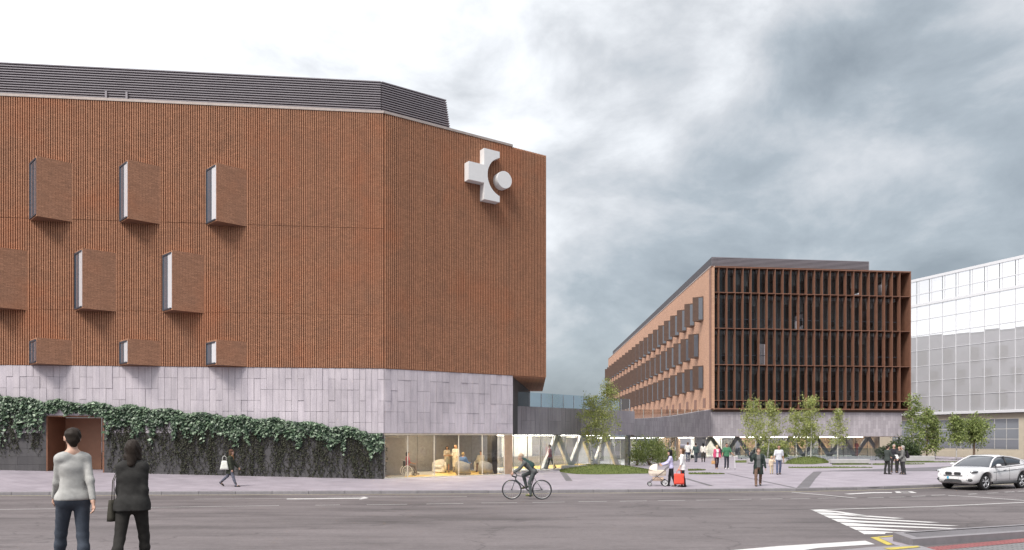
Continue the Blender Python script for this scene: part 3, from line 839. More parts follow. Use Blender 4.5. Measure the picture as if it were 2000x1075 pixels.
# entrance pane between lobby glass and hall
for i in range(2):
    t0, t1 = i/2, (i+1)/2
    pa_ = Vector((S[0]-0.15, S[1]+0.05)).lerp(Vector((L0[0]-0.75, L0[1]-0.9)), t0); pb_ = Vector((S[0]-0.15, S[1]+0.05)).lerp(Vector((L0[0]-0.75, L0[1]-0.9)), t1)
dv = MB().box(0.2, 0.24, 0.12, 0.16, 0.5, 1.5); 
hx = on_line(997, L0, dL)[0]
for k in range(3):
    MB().box(hx + k*0.14, hx + k*0.14 + 0.035, 0.16, 0.20, 0.75, 1.45).build('door_handle', M_white, lnk, M=FL)

# ================================================================== OFFICE BUILDING
FLc = (21.8, 80.8); FRc = (45.2, 83.5)
dO = unit((FRc[0]-FLc[0], FRc[1]-FLc[1])); LO = math.hypot(FRc[0]-FLc[0], FRc[1]-FLc[1])
ofc = thing('office_building', 'long sunlit brick office building with rust fins framing dark glazing', 'building', (FLc[0], FLc[1], 0))
OT = Matrix.Translation((-FLc[0], -FLc[1], 0))
FO = frame((0, 0), dO)
Zo0, Zo1 = 5.22, 20.95
def xO(px): return on_line(px, FLc, dO)[0]
# left flank
dW = unit((21/1440, 1.0)); LW = 97.0
Wend = (FLc[0] + dW[0]*LW, FLc[1] + dW[1]*LW)
FWl = frame((0, 0), (-dW[0], -dW[1])) @ Matrix.Translation((-LW, 0, 0)) # x runs from far end to the corner
MB().box(0, LW - 0.02, 0.0, 0.4, Zo0, Zo1 - 0.1).build('flank_wall', M_bricksun, ofc, M=FWl)
MB().box(0, LW - 0.02, -0.05, 0.45, Zo1 - 0.1, Zo1).build('coping', M_coping, ofc, M=FWl)
# right flank (mirrored in the glass building next door)
FWr = OT @ frame((FRc[0], FRc[1]), unit((0.03, 1.0)))
MB().box(2.5, 80, 0.0, 0.4, Zo0, Zo1 - 0.1).build('flank_wall', M_slabwall, ofc, M=FWr)
SK = 0.13     # the front is not square to the flanks: x drift of the flank per metre of depth
MB().prism([(0.6, 2.2), (LO-0.3, 2.2), (LO+2, 40), (12.3, 90)], Zo1 - 0.4, Zo1 - 0.15).build('roof', M_louvredark, ofc, M=FO)
MB().prism([(0.3, 0.3), (LO-0.1, 0.3), (LO+2, 40), (12.3, 90)], Zo0 - 0.25, Zo0 - 0.02).build('underside', M_rustdark, ofc, M=FO)
# oriels of the flank: bronze blade and glass towards the square
rowz = ((15.5, 18.25, 0.0), (11.5, 14.3, 2.2), (7.65, 10.35, 0.0))
w_blade = UNIT.setdefault('blade', None); w_pane = None
def flank_proto(h, depth, name):
    # local x towards the near corner, y inward; near point N at x=1.65, far F at x=0, apex out at x=0.55
    N, Fp, A = (1.65, 0.0), (0.0, 0.0), (0.85, -depth)
    m1 = MB().prism([Fp, A, N, (1.65, 0.05), (0, 0.05)], 0, h).mesh(name, M_rustdark)
    d = Vector((N[0]-A[0], N[1]-A[1])); L = d.length; d.normalize(); nn = Vector((d.y, -d.x))
    def q(s, o): return (A[0] + d.x*s*L + nn.x*o, A[1] + d.y*s*L + nn.y*o)
    m2 = MB().prism([q(0.56, 0.006), q(0.93, 0.006), q(0.93, 0.03), q(0.56, 0.03)][::1], 0.12, h-0.14).mesh('pane', M_flankglass)
    return m1, m2
meshes = {}
for z0, z1, off in rowz:
    h = round(z1 - z0, 2)
    if h not in meshes: meshes[h] = flank_proto(h, 1.05, 'window')
    s = 3.3 + off
    while s < LW - 1:
        M = FWl @ Matrix.Translation((LW - s - 1.65, -0.01, z0))
        o = link('window', meshes[h][0], ofc, M); link('pane', meshes[h][1], o)
        s += 4.32
for z0, z1, off in rowz:
    h = round(z1 - z0, 2); s = 4.0 + off
    while s < 46:
        o = link('window', meshes[h][0], ofc, FWr @ Matrix.Translation((s, -0.01, z0))); link('pane', meshes[h][1], o)
        s += 4.32
# small flat rust coloured panels low on the flank
for k in range(7):
    piece('low_panel', M_rust, ofc, FWl, LW - 3.6 - k*4.32, LW - 2.3 - k*4.32, -0.02, 0.02, 5.5, 6.6)
# front: slabs, fins, glazing
levels = [Zo0, 6.22, 10.15, 14.15, 18.09, Zo1]
for i, z in enumerate(levels):
    t = 0.07 if 0 < i < 5 else 0.14
    zl = z if i == 0 else z - t if i == 5 else z - t/2
    y0_ = -0.02 if i in (0, 5) else 0.03
    MB().prism([(0.0, y0_), (LO, y0_), (LO, 2.4), (0.36, 2.4)], zl, zl + t).build('floor_slab', M_rust, ofc, M=FO)
xe = xO(1758.3)
nf = 24
finx = [xe * i / nf for i in range(nf + 1)]
for i, xf in enumerate(finx):
    piece('fin', M_rust, ofc, FO, xf - 0.03 + (0.03 if i == 0 else 0), xf + 0.03 + (0.03 if i == 0 else 0), 0.0, 0.52, Zo0 + 0.141, Zo1 - 0.141)
MB().box(LO - 0.12, LO, 0.0, 2.5, Zo0 + 0.141, Zo1 - 0.141).build('end_wall', M_rust, ofc, M=FO)
MB().box(xe + 0.06, LO - 0.13, 2.38, 2.5, Zo0 + 0.141, Zo1 - 0.141).build('end_wall', M_rust, ofc, M=FO)
rg = random.Random(3)
for zi, (z0, z1) in enumerate(zip(levels, levels[1:])):
    for i in range(nf):
        a, b = finx[i] + 0.06, finx[i+1] - 0.055
        lo, hi = z0 + (0.14 if zi == 0 else 0.06), z1 - (0.145 if zi == 4 else 0.06)
        if zi in (1, 2, 3):
            tr = lo + 1.05
            piece('pane', M_darkglass, ofc, FO, a, b, 0.66, 0.68, tr + 0.03, hi)
            piece('pane', M_darkglass, ofc, FO, a, b, 0.66, 0.68, lo, tr - 0.03)
        else:
            piece('pane', M_darkglass, ofc, FO, a, b, 0.66, 0.68, lo, hi)
    if zi in (1, 2, 3):
        MB().box(0.06, xe, 0.64, 0.70, z0 + 1.08, z0 + 1.14).build('transom', M_frame, ofc, M=FO)
M_offback = mat('office_back_wall', (0.36, 0.37, 0.36), 0.8, objvar=0.4)
M_blind = mat('office_blind', (0.42, 0.43, 0.42), 0.8, objvar=0.3)
for zi, (z0, z1) in enumerate(zip(levels, levels[1:])):
    MB().prism([(0.15, 0.9), (xe, 0.9), (xe, 9), (1.5, 9)], z0 + 0.055 if zi else z0 + 0.145, z0 + 0.09 if zi else z0 + 0.17).build('office_floor', M_intwall, ofc, M=FO)
    MB().prism([(0.15, 0.9), (xe, 0.9), (xe, 9), (1.5, 9)], z1 - 0.5, z1 - 0.15).build('office_ceiling', M_intpale, ofc, M=FO)
    x = 1.4
    while x < xe - 0.2:
        w = rg.uniform(1.4, 4.0); x1 = min(xe, x + w); yy = rg.uniform(2.0, 6.0)
        piece('partition', M_offback, ofc, FO, x, x1, yy, yy + 0.1, z0 + 0.1, z1 - 0.51)
        x = x1
    for i in range(nf):
        if rg.random() < 0.3:
            hgt = rg.uniform(0.4, 1.6)
            piece('blind', M_blind, ofc, FO, finx[i]+0.08, finx[i+1]-0.08, 0.75, 0.765, max(z0 + 0.2, z1 - 0.51 - hgt), z1 - 0.51)
# penthouse louvres on the roof
pz0, pz1 = Zo1 - 0.05, 22.25
x0_, x1_ = on_line(1393, (FLc[0], FLc[1] + 1.2), dO)[0], on_line(1699.5, (FLc[0], FLc[1] + 1.2), dO)[0]
ph = MB().prism([(x0_, 1.25), (x1_, 1.25), (x1_+2, 60), (x0_ + 24, 92), (x0_ + 0.130*92, 92)], pz0, pz1).build('roof_screen', M_louvredark, ofc, M=FO)
for i in range(9):
    z = pz0 + 0.14 + i*0.14
    link('slat', UNIT['slat'], ph, Matrix.Translation((x0_, 1.25, z)) @ Matrix.Diagonal((x1_-x0_, 1, 1.4, 1)))
# granite plinth under the front
pl0, pl1 = 0.0, xO(1765)
MB().box(pl0, pl1, 0.35, 1.0, 2.27, Zo0 - 0.26).build('plinth_wall', M_slabwall, ofc, M=FO)
MB().box(pl1 - 0.4, pl1, 1.0, 30, 2.27, Zo0 - 0.26).build('plinth_wall', M_slabwall, ofc, M=FO)
MB().box(pl0, pl1, 0.5, 20, 2.20, 2.269).build('plinth_soffit', M_ceil, ofc, M=FO)
gl1 = xO(1727)
npn = 14
for i in range(npn):
    a, b = gl1 * i / npn, gl1 * (i+1) / npn
    piece('pane', M_glass, ofc, FO, a + 0.02, b - 0.02, 0.9, 0.915, 0.0, 2.2)
    piece('mullion', M_dark, ofc, FO, b - 0.02, b + 0.02, 0.88, 0.94, 0.0, 2.2)
MB().prism([(-4, 0.95), (gl1, 0.95), (gl1, 14), (-4, 14)], -0.03, 0.015).build('ground_floor', M_gfloor, ofc, M=FO)
for i in range(10):
    a, b = gl1*i/10, gl1*(i+1)/10
    m = [M_intpale, M_intpale, M_intwall, M_wood, M_intwall, M_intwall, M_wood, M_intwall, M_wood, M_intwall][i]
    piece('wall_panel', m, ofc, FO, a, b, 6.0 + (i % 3)*0.8, 6.2 + (i % 3)*0.8, 0.02, 2.19)
MB().box(gl1 - 0.1, gl1, 0.95, 8, 0.0, 2.2).build('side_glazing', M_wood, ofc, M=FO)
ox0 = xO(1372)
zigzag(ofc, FO, xO(1400) - 1.6, 7, 3.13, 1.6, 0.02, 2.2, 0.5, M_truss)
for i in range(3):
    MB().box(1.0, gl1 - 1, 2.5 + i*1.8, 2.6 + i*1.8, 2.15, 2.18).build('ceiling_lamp', M_lamp2, ofc, M=FO)
for px in (1763.5,):
    piece('plinth_post', M_dark, ofc, FO, xO(px)-0.12, xO(px), 0.5, 0.7, -0.5, 2.27)
# angled entrance wing between link and office: granite band with a sloping top, glass guard above
W0 = (9.63, 58.0); W1 = (21.75, 80.7); dWw = unit((W1[0]-W0[0], W1[1]-W0[1])); LWw = math.hypot(W1[0]-W0[0], W1[1]-W0[1])
FW = OT @ frame(W0, dWw)
prof = []
for px, py in ((1240, 818), (1262, 817.3), (1290, 815.5), (1320, 812), (1345, 807.5), (1370, 803), (1387, 800.5)):
    s, Y = on_line(px, W0, dWw); prof.append((max(0, min(LWw, s)), zz(py, Y)))
prof[0] = (0.0, prof[0][1]); prof[-1] = (LWw, prof[-1][1])
MB().prism_xz([(0, 2.27), (LWw, 2.27)] + prof[::-1], 0.0, 0.4).build('wing_wall', M_slabwall, ofc, M=FW)
M_balu2 = glass('guard_glass', (0.86, 0.84, 0.82), 1.35)
for i in range(10):
    s0, s1 = LWw*i/10, LWw*(i+1)/10
    def pz(s):
        for (a, za), (b, zb) in zip(prof, prof[1:]):
            if s <= b: return za + (zb-za)*(s-a)/(b-a)
        return prof[-1][1]
    def tz(s): return zz(800, W0[1] + dWw[1]*s)
    if tz(s0) - pz(s0) > 0.12:
        MB().prism_xz([(s0+0.03, pz(s0)+0.01), (s1-0.03, pz(s1)+0.01), (s1-0.03, max(pz(s1)+0.05, tz(s1))), (s0+0.03, tz(s0))], 0.1, 0.12).build('guard_pane', M_balu2, ofc, M=FW)
        MB().box(s0-0.02, s0+0.02, 0.08, 0.14, pz(s0)-0.02, tz(s0)).build('guard_post', M_pale, ofc, M=FW)
for yl in (1.6, 3.2): MB().box(0.5, LWw-1, yl, yl+0.12, 2.12, 2.148).build('ceiling_lamp', M_lamp2, ofc, M=FW)
MB().box(0, LWw, 0.3, 6, 2.15, 2.268).build('wing_soffit', M_intpale, ofc, M=FW)
se0, se1 = on_line(1330, W0, dWw)[0], on_line(1371, W0, dWw)[0]
k = 7
for i in range(k):
    a, b = 0.1 + (se0-0.1)*i/k, 0.1 + (se0-0.1)*(i+1)/k
    piece('pane', M_glass, ofc, FW, a+0.015, b-0.015, 0.5, 0.515, 0.0, 2.2)
    piece('mullion', M_pale, ofc, FW, b-0.015, b+0.015, 0.48, 0.54, 0.0, 2.2)
MB().box(se0, se0+0.8, 0.5, 2.4, 0.0, 2.2).build('entrance_wall', M_wood, ofc, M=FW)
MB().box(se0+0.8, se1, 2.3, 2.5, 0.0, 2.2).build('entrance_wall', M_wood, ofc, M=FW)
MB().box(se1-0.3, LWw, 0.5, 0.7, 0.0, 2.2).build('entrance_wall', M_intwall, ofc, M=FW)
MB().prism([(0, 0.4), (LWw, 0.4), (LWw, 8), (0, 8)], -0.03, 0.012).build('wing_floor', M_gfloor, ofc, M=FW)
for i in range(6):
    piece('wall_panel', M_intpale if i % 2 else M_intwall, ofc, FW, i*3.0, i*3.0+2.98, 6.0, 6.2, 0.0, 2.15)
# low glass fence in front of the plinth glazing
fence = thing('glass_fence', 'low frameless glass fence in front of the office ground floor', 'fence', (xO(1441)*dO[0] + FLc[0], 78.0, 0))
fa, fb = G(1441, 897), G(1727, 899.5)
fd = unit((fb.x-fa.x, fb.y-fa.y)); fl = math.hypot(fb.x-fa.x, fb.y-fa.y)
fence.location = (fa.x, fa.y, 0)
M_fence = glass('fence_glass', (0.74, 0.80, 0.79), 1.6)
FFm = frame((0, 0), fd)
for i in range(12):
    piece('pane', M_fence, fence, FFm, fl*i/12 + 0.01, fl*(i+1)/12 - 0.01, 0, 0.025, 0.0, 1.15)
    piece('clamp', M_dark, fence, FFm, fl*i/12 + 0.3, fl*i/12 + 0.4, -0.02, 0.045, 0.0, 0.10)

# ================================================================== WHITE GLASS BUILDING
WS = 1.25; Wp = (53.0*WS, 98.0*WS); dG = (0.368, -0.93)
dG = unit(dG); OG = (Wp[0] - dG[0]*30, Wp[1] - dG[1]*30)
wb = thing('glass_building', 'pale glass curtain wall building over a beige stone ground floor', 'building', (OG[0], OG[1], -1.6))
FG = Matrix.Translation((0, 0, 1.6 - 2.3*0.25)) @ frame((0, 0), dG) @ Matrix.Diagonal((1, 1, WS, 1))
def xG(px): return on_line(px, OG, dG)[0]
LG = 76.0
rows = [5.35, 7.43, 9.46, 11.45, 13.5, 15.5, 17.5, 19.34]
up = [19.6, 20.9, 22.9]
MB().box(0, LG, 0.15, 18, 5.0, 22.7).build('curtain_core', M_louvredark, wb, M=FG)
cw = 1.85*WS; xg0 = xG(1790.7) % cw
vis0 = xG(1770)
nn0 = int((vis0 - xg0) / cw); nn1 = int((LG - xg0) / cw)
ru = random.Random(8)
nvis = int((xG(2010) - xg0) / cw) + 1
meP = MB().box(0, 1, 0, 0.02, 0, 1).mesh('pane', M_curtain)
for c in range(nn0, nvis + 8):
    a, b = xg0 + c*cw, xg0 + (c+1)*cw
    for z0, z1 in list(zip(rows, rows[1:])) + list(zip(up, up[1:])):
        M = FG @ Matrix.Translation((a+0.05, 0.0, z0+0.05)) @ Matrix.Rotation(R(ru.uniform(-0.22, 0.22)), 4, 'Z') @ Matrix.Rotation(R(ru.uniform(-0.2, 0.2)), 4, 'X') @ Matrix.Diagonal((cw-0.1, 1, z1-z0-0.1, 1))
        link('pane', meP, wb, M)
    piece('mullion', M_mull, wb, FG, a-0.035, a+0.035, -0.06, 0.02, rows[0], rows[-1])
    piece('mullion', M_mull, wb, FG, a-0.035+0.4, a+0.035+0.4, -0.06, 0.02, up[0], up[-1])
xm0, xm1 = xg0 + nn0*cw, xg0 + (nvis+8)*cw
for z in rows[:-1]:
    piece('transom', M_mull, wb, FG, xm0, xm1, -0.05, 0.02, z-0.035, z+0.035)
piece('transom', M_mull, wb, FG, xm0, xm1, -0.05, 0.02, up[1]-0.05, up[1]+0.05)
piece('transom', M_mull, wb, FG, xm0, xm1, -0.12, 0.02, rows[-1]-0.03, up[0]+0.05)
piece('coping', M_mull, wb, FG, 0, LG, -0.1, 0.4, 22.65, 23.0)
piece('canopy_band', M_mull, wb, FG, 0, LG, -0.3, 0.6, 5.05, 5.30)
# beige ground floor with a ribbon window
bx0, bx1 = xG(1740), xG(1987); bz0, bz1 = 0.75, 4.35
piece('beige_wall', M_beige, wb, FG, 0, LG, 0.35, 0.6, -1.2, 5.04)
tw, th_ = 2.3, 0.72
ncol = int((LG)/tw)
for c in range(int(vis0/tw)-1, ncol):
    for r in range(8):
        a, b, lo, hi = c*tw, (c+1)*tw, -1.0 + r*th_, -1.0 + (r+1)*th_
        if b > bx0 and a < bx1 and hi > bz0 and lo < bz1: 
            continue
        piece('stone_tile', M_beige, wb, FG, a+0.008, b-0.008, 0.31, 0.349, lo+0.008, min(5.04, hi)-0.008)
nw = 12
for i in range(nw):
    for r in range(3):
        a, b = bx0 + (bx1-bx0)*i/nw, bx0 + (bx1-bx0)*(i+1)/nw; lo, hi = bz0 + (bz1-bz0)*r/3, bz0 + (bz1-bz0)*(r+1)/3
        piece('window_pane', M_greyglass, wb, FG, a+0.03, b-0.03, 0.318, 0.335, lo+0.03, hi-0.03)
piece('window_frame', M_pale, wb, FG, bx0, bx1, 0.325, 0.348, bz0, bz1)
# ================================================================== VEGETATION
def leaf_mat(name, stops, rough=0.5, trans=0.3):
    q = NT(name)
    ri = q.n('ShaderNodeNewGeometry').outputs['Random Per Island']
    c = q.ramp(ri, stops)
    c = q.mix(1.0, c, q.ramp(q.noise(q.pos(), 1.3, 3), [(0.3, (0.8,)*3), (0.7, (1.2,)*3)]), 'MULTIPLY')
    q.l(c, q.b.inputs['Base Color']); q.b.inputs['Roughness'].default_value = rough; q.b.inputs['Specular IOR Level'].default_value = 0.4
    t = q.n('ShaderNodeBsdfTranslucent'); q.l(c, t.inputs[0])
    mx = q.n('ShaderNodeMixShader'); mx.inputs[0].default_value = trans
    q.l(q.b.outputs[0], mx.inputs[1]); q.l(t.outputs[0], mx.inputs[2]); q.l(mx.outputs[0], q.o.inputs[0])
    return q.m
M_ivy = leaf_mat('ivy_leaf', [(0.0, (0.012, 0.028, 0.017)), (0.3, (0.045, 0.08, 0.048)), (0.6, (0.10, 0.155, 0.09)), (0.85, (0.20, 0.28, 0.18)), (1.0, (0.38, 0.46, 0.34))], 0.4, 0.15)
M_ivydark = leaf_mat('ivy_old_leaf', [(0.0, (0.02, 0.025, 0.014)), (1.0, (0.06, 0.06, 0.035))], 0.7, 0.1)
M_birch = leaf_mat('birch_leaf', [(0.0, (0.20, 0.24, 0.065)), (0.5, (0.37, 0.41, 0.14)), (1.0, (0.54, 0.56, 0.24))], 0.5, 0.45)
M_tree = leaf_mat('dark_tree_leaf', [(0.0, (0.11, 0.155, 0.045)), (0.5, (0.235, 0.29, 0.09)), (1.0, (0.38, 0.43, 0.17))], 0.5, 0.42)
M_bush = leaf_mat('bush_leaf', [(0.0, (0.02, 0.035, 0.014)), (0.5, (0.045, 0.07, 0.025)), (1.0, (0.09, 0.12, 0.04))], 0.5, 0.25)
M_blade = leaf_mat('grass_blade', [(0.0, (0.06, 0.085, 0.02)), (0.6, (0.14, 0.18, 0.05)), (1.0, (0.26, 0.27, 0.10))], 0.7, 0.3)
def bark_mat():
    q = NT('birch_bark'); f = q.noise(q.pos(), 5, 4, 0.6, (0.6, 0.6, 4.0))
    q.l(q.ramp(f, [(0.36, (0.06, 0.055, 0.05)), (0.44, (0.48, 0.46, 0.43)), (0.7, (0.66, 0.64, 0.61))]), q.b.inputs['Base Color']); q.b.inputs['Roughness'].default_value = 0.8; return q.m
M_bark = bark_mat()
M_brownbark = mat('brown_bark', (0.17, 0.115, 0.08), 0.9, 0, 0.25, 12)
M_stem = mat('ivy_stem', (0.035, 0.028, 0.022), 0.9)

def put_leaf(mb, p, n, up, s, asp=0.75):
    n = n.normalized(); a = up.cross(n)
    if a.length < 1e-4: a = n.orthogonal()
    a.normalize(); u = n.cross(a)
    i = len(mb.v)
    q = [p, p + a*s*0.5*asp + u*s*0.35 - n*s*0.12, p + u*s + n*s*0.05, p - a*s*0.5*asp + u*s*0.35 - n*s*0.12]
    mb.v += [tuple(v) for v in q]; mb.f += [(i, i+1, i+2), (i, i+2, i+3)]
def rv(r): return Vector((r.gauss(0,1), r.gauss(0,1), r.gauss(0,1)))

# ------------------------------------------------ ivy on the street wall
ivy = thing('ivy', 'green ivy climbing in a sloping band over the granite street wall', 'ivy', (OA[0], OA[1], 0))
FI = frame((0, 0), dA)
ri = random.Random(21)
topl = [(-180, 760), (0, 771), (90, 782), (200, 790), (300, 797), (400, 808), (500, 816), (600, 826), (700, 839), (745, 849)]
def itop(px):
    for (a, b), (c, d) in zip(topl, topl[1:]):
        if px <= c: return b + (d-b)*(px-a)/(c-a)
    return topl[-1][1]
def vnoise(x, s=0):
    i = math.floor(x); f = x - i; f = f*f*(3-2*f)
    h = lambda k: random.Random(k*7919 + s*104729 + 3).random()
    return h(i)*(1-f) + h(i+1)*f
mb = MB(); md = MB()
def ilen(px):
    base = 0.55 + 0.6*vnoise(px/38, 1) + 1.3*max(0, vnoise(px/11, 2) - 0.45)*1.7
    if px < 90: base += 0.9*vnoise(px/30, 4) + 0.35
    if 88 < px < 206: base = 0.50 + 0.3*vnoise(px/12, 5)
    if px > 690: base *= 1.0 + 0.3*(px-690)/55
    return base
cnt = 0
while cnt < 13000:
    px = ri.uniform(-60, 746)
    s, Y = xA(px); L = ilen(px)
    t = ri.random()**1.45 * L
    zt = zz(itop(px) + 3*math.sin(px*0.09) + 5*vnoise(px/9, 7) - 3, Y)
    # thin towards the strand tips
    if t > 0.55*L and vnoise(px/7, 9) * (1 - (t-0.55*L)/(0.45*L)) < ri.random()*0.5: continue
    z = zt - t
    p = Vector((s + ri.gauss(0, 0.03), -0.07 - ri.random()*0.17*(1 - 0.5*t/L), z))
    if xd0 - 0.02 < p.x < xd1 + 0.02 and z < zd1 - 0.22: continue
    n = Vector((ri.gauss(0, 0.5), -1, 0.45 + ri.gauss(0, 0.45)))
    put_leaf(mb, p, n, Vector((ri.gauss(0, 0.7), 0, -1)), ri.choice((0.08, 0.11, 0.13, 0.16, 0.21))*ri.uniform(0.8, 1.15), 0.95)
    cnt += 1
lv = mb.build('leaves', M_ivy, ivy, M=FI, kind='stuff')
ms = MB()
for k in range(520):
    px = ri.uniform(-40, 742)
    if 86 < px < 212: continue
    s, Y = xA(px); zt = zz(itop(px), Y) - 0.4
    x = s; z = zt; zend = max(0.05, zt - ri.uniform(1.2, 3.2)) if px > 210 else max(0.5, zt - ri.uniform(0.8, 2.6))
    pts = []
    while z > zend:
        if xd0 - 0.08 < x < xd1 + 0.08 and z < zd1 + 0.05: break
        pts.append((x, -0.045 - ri.random()*0.015, z)); z -= ri.uniform(0.05, 0.12); x += ri.gauss(0, 0.055)
        if ri.random() < (0.85 if px > 210 else 0.75):
            put_leaf(md, Vector((x + ri.gauss(0, 0.05), -0.06 - ri.random()*0.05, z)), Vector((ri.gauss(0, .6), -1, ri.gauss(0, .5))), Vector((ri.gauss(0, 1), 0, -1)), ri.uniform(0.05, 0.105), 0.9)
    if len(pts) > 2: ms.tube(pts, 0.009, 3, False)
ms.build('stems', M_stem, ivy, M=FI, kind='stuff')
md.build('old_leaves', M_ivydark, ivy, M=FI, kind='stuff')

# ------------------------------------------------ trees
def make_tree(name, label, base, h, hw, lean=(0, 0), crown0=0.32, nl=3200, ls=0.13, lm=None, bm=None, seed=1, group=None, round_=False, trunk=0.06):
    r = random.Random(seed)
    t = thing(name, label, 'tree', base, 0, group)
    tm = MB(); pts = []; rad = []
    n = 9
    for i in range(n):
        k = i/(n-1)
        pts.append(Vector((lean[0]*k + 0.06*math.sin(k*5 + seed)*h*0.2*k, lean[1]*k, h*(0.96 if not round_ else 0.8)*k - 0.05)))
        rad.append(trunk*(1 - 0.85*k) + 0.006)
    tm.tube(pts, rad, 8)
    lf = MB()
    nb = 26 if not round_ else 22
    tips = []
    for b in range(nb):
        k = crown0 + (0.97 - crown0) * (b + r.random()) / nb
        i = min(n-2, int(k*(n-1))); f = k*(n-1) - i; p = pts[i].lerp(pts[i+1], f)
        an = b*2.4 + r.uniform(-.5, .5)
        if round_:
            kk = (k - crown0)/(1 - crown0); ln = hw*(0.95*math.sqrt(max(0.05, 1 - (2*kk - 0.95)**2)))*r.uniform(0.75, 1.05)
        else:
            kk = (k - crown0)/(1-crown0); ln = hw*(0.45 + 0.75*math.sin(math.pi*min(1, 0.12 + kk*0.95)))*r.uniform(0.65, 1.15)*(1 - 0.45*kk)
        d = Vector((math.cos(an), math.sin(an), r.uniform(0.25, 0.9)))
        ln *= 1.12; q1 = p + d*ln*0.55; q2 = q1 + Vector((d.x, d.y, -0.15 if not round_ else 0.15))*ln*0.45
        tm.tube([p, q1, q2], [max(0.008, rad[i]*0.45), 0.012, 0.005], 4, False)
        tips += [(p.lerp(q1, 0.6), ln), (q1, ln), (q2, ln), (q1.lerp(q2, 0.5), ln)]
    tips.append((pts[-1], hw*0.5)); tips.append((pts[-2], hw*0.5))
    tm.build('trunk', bm or M_bark, t, smooth=True)
    clumps = []
    for p, ln in tips:
        for _ in range(2): clumps.append((p + rv(r)*0.20*hw, r.uniform(0.10, 0.22)*hw))
    clumps = [c for c in clumps if r.random() < 0.62]; nl = int(nl*0.72)
    for _ in range(nl):
        c, rad_ = clumps[r.randrange(len(clumps))]
        p = c + rv(r)*rad_*Vector((1, 1, 0.9)).length/1.7
        p.z -= abs(r.gauss(0, 0.05))*h*0.15 if not round_ else 0
        put_leaf(lf, p, rv(r), Vector((r.gauss(0, .5), r.gauss(0, .5), -1)), ls*r.uniform(0.6, 1.3), 0.8)
    lf.build('crown', lm or M_birch, t, kind=None)
    return t
def tree_at(px, py, topy, hwpx, name, label, leanpx=0, dY=0, **kw):
    b = G(px, py); b.y += 0; Y = b.y
    z1 = zz(topy, Y); hw = hwpx / F * Y
    b.z -= 0.02
    return make_tree(name, label, b, z1 - b.z, hw, (leanpx/F*Y, 0), **kw)
TG = 'young birches on the square'
tree_at(1157, 917, 765, 24, 'birch_tree', 'shorter slim birch on the near grass mound, straight white trunk', -4, seed=3, nl=4200, ls=0.10, group=TG, trunk=0.07)
tree_at(1168, 917, 737, 27, 'birch_tree', 'tallest leaning birch on the near grass mound before the granite link', 24, seed=5, nl=4800, ls=0.10, group=TG, trunk=0.075)
tree_at(1478, 902, 777, 24, 'birch_tree', 'birch behind the bench, standing above the bearded man on the phone', -6, seed=8, nl=3600, ls=0.13, group=TG)
tree_at(1499, 900, 780, 22, 'birch_tree', 'birch with a bare white lower trunk just behind the parent holding a child', 8, seed=12, nl=3400, ls=0.13, group=TG)
tree_at(1556, 901, 795, 17, 'birch_tree', 'small slender birch at the left end of the far grass mound', -3, seed=14, nl=2400, ls=0.13, group=TG)
tree_at(1574, 901, 800, 15, 'birch_tree', 'thin low birch squeezed between two taller ones on the far mound', 4, seed=17, nl=2000, ls=0.13, group=TG)
tree_at(1583, 902, 769, 22, 'birch_tree', 'tallest birch on the far grass mound in front of the rust fins', 3, seed=19, nl=3600, ls=0.13, group=TG)
tree_at(1636, 901, 796, 16, 'birch_tree', 'single small birch standing behind the low white bench by the glass fence', 1, seed=23, nl=2300, ls=0.13, group=TG)
tree_at(1786, 898, 760, 20, 'broadleaf_tree', 'tall dark leafy tree at the right corner of the rust finned building', -6, seed=29, nl=2600, ls=0.19, lm=M_tree, crown0=0.12, trunk=0.09)
tree_at(1810, 897, 795, 22, 'broadleaf_tree', 'broad mid green tree behind the far white bench by the glass building', 0, seed=31, nl=2600, ls=0.19, lm=M_tree, crown0=0.2, bm=M_brownbark, trunk=0.09)
tree_at(1826, 897, 812, 12, 'birch_tree', 'thin pale trunked sapling beside the broad tree by the glass building', 2, seed=33, nl=1600, ls=0.17, lm=M_tree, crown0=0.25)
tree_at(1868, 899, 809, 18, 'birch_tree', 'slim tree with a thin pale trunk before the grey ribbon window', 0, seed=37, nl=2800, ls=0.18, lm=M_tree, crown0=0.36)
tree_at(1902, 897.5, 805, 27, 'street_tree', 'round crowned street tree with a brown trunk behind the white car', 3, seed=41, nl=4200, ls=0.19, lm=M_tree, bm=M_brownbark, crown0=0.46, round_=True, trunk=0.12)

def make_bush(name, label, c, rx, ry, h, nl, ls, lm, seed, sparse=False):
    r = random.Random(seed); t = thing(name, label, 'bush', c)
    lf = MB(); tm = MB()
    cl = []
    for _ in range(46 if not sparse else 30):
        u = rv(r).normalized()*r.uniform(0.45, 0.85)
        cl.append(Vector((u.x*rx, u.y*ry, h*0.5 + u.z*h*0.46)))
    for k in range(7):
        e = cl[r.randrange(len(cl))]
        tm.tube([(r.gauss(0, .06), r.gauss(0, .06), -0.05), (e.x*0.4, e.y*0.4, e.z*0.5), tuple(e)], [0.03, 0.02, 0.008], 5)
    for _ in range(nl):
        p = cl[r.randrange(len(cl))] + rv(r)*0.17*min(rx, h)
        if p.z < 0.02: p.z = r.uniform(0.02, 0.3)
        put_leaf(lf, p, rv(r), Vector((r.gauss(0, .5), r.gauss(0, .5), -0.6)), ls*r.uniform(0.6, 1.3), 0.75)
    tm.build('stem', M_brownbark, t); lf.build('foliage', lm, t)
    return t
b = G(1268, 909); make_bush('bush', 'loose green bush in front of the entrance glass left of the pram', b, 1.35, 0.8, 2.5, 3000, 0.13, M_tree, 51, True)
b = G(1296, 907); make_bush('bush', 'lower dark bush beside the loose green one at the entrance glass', b, 1.1, 0.7, 1.6, 1300, 0.12, M_tree, 52, True)
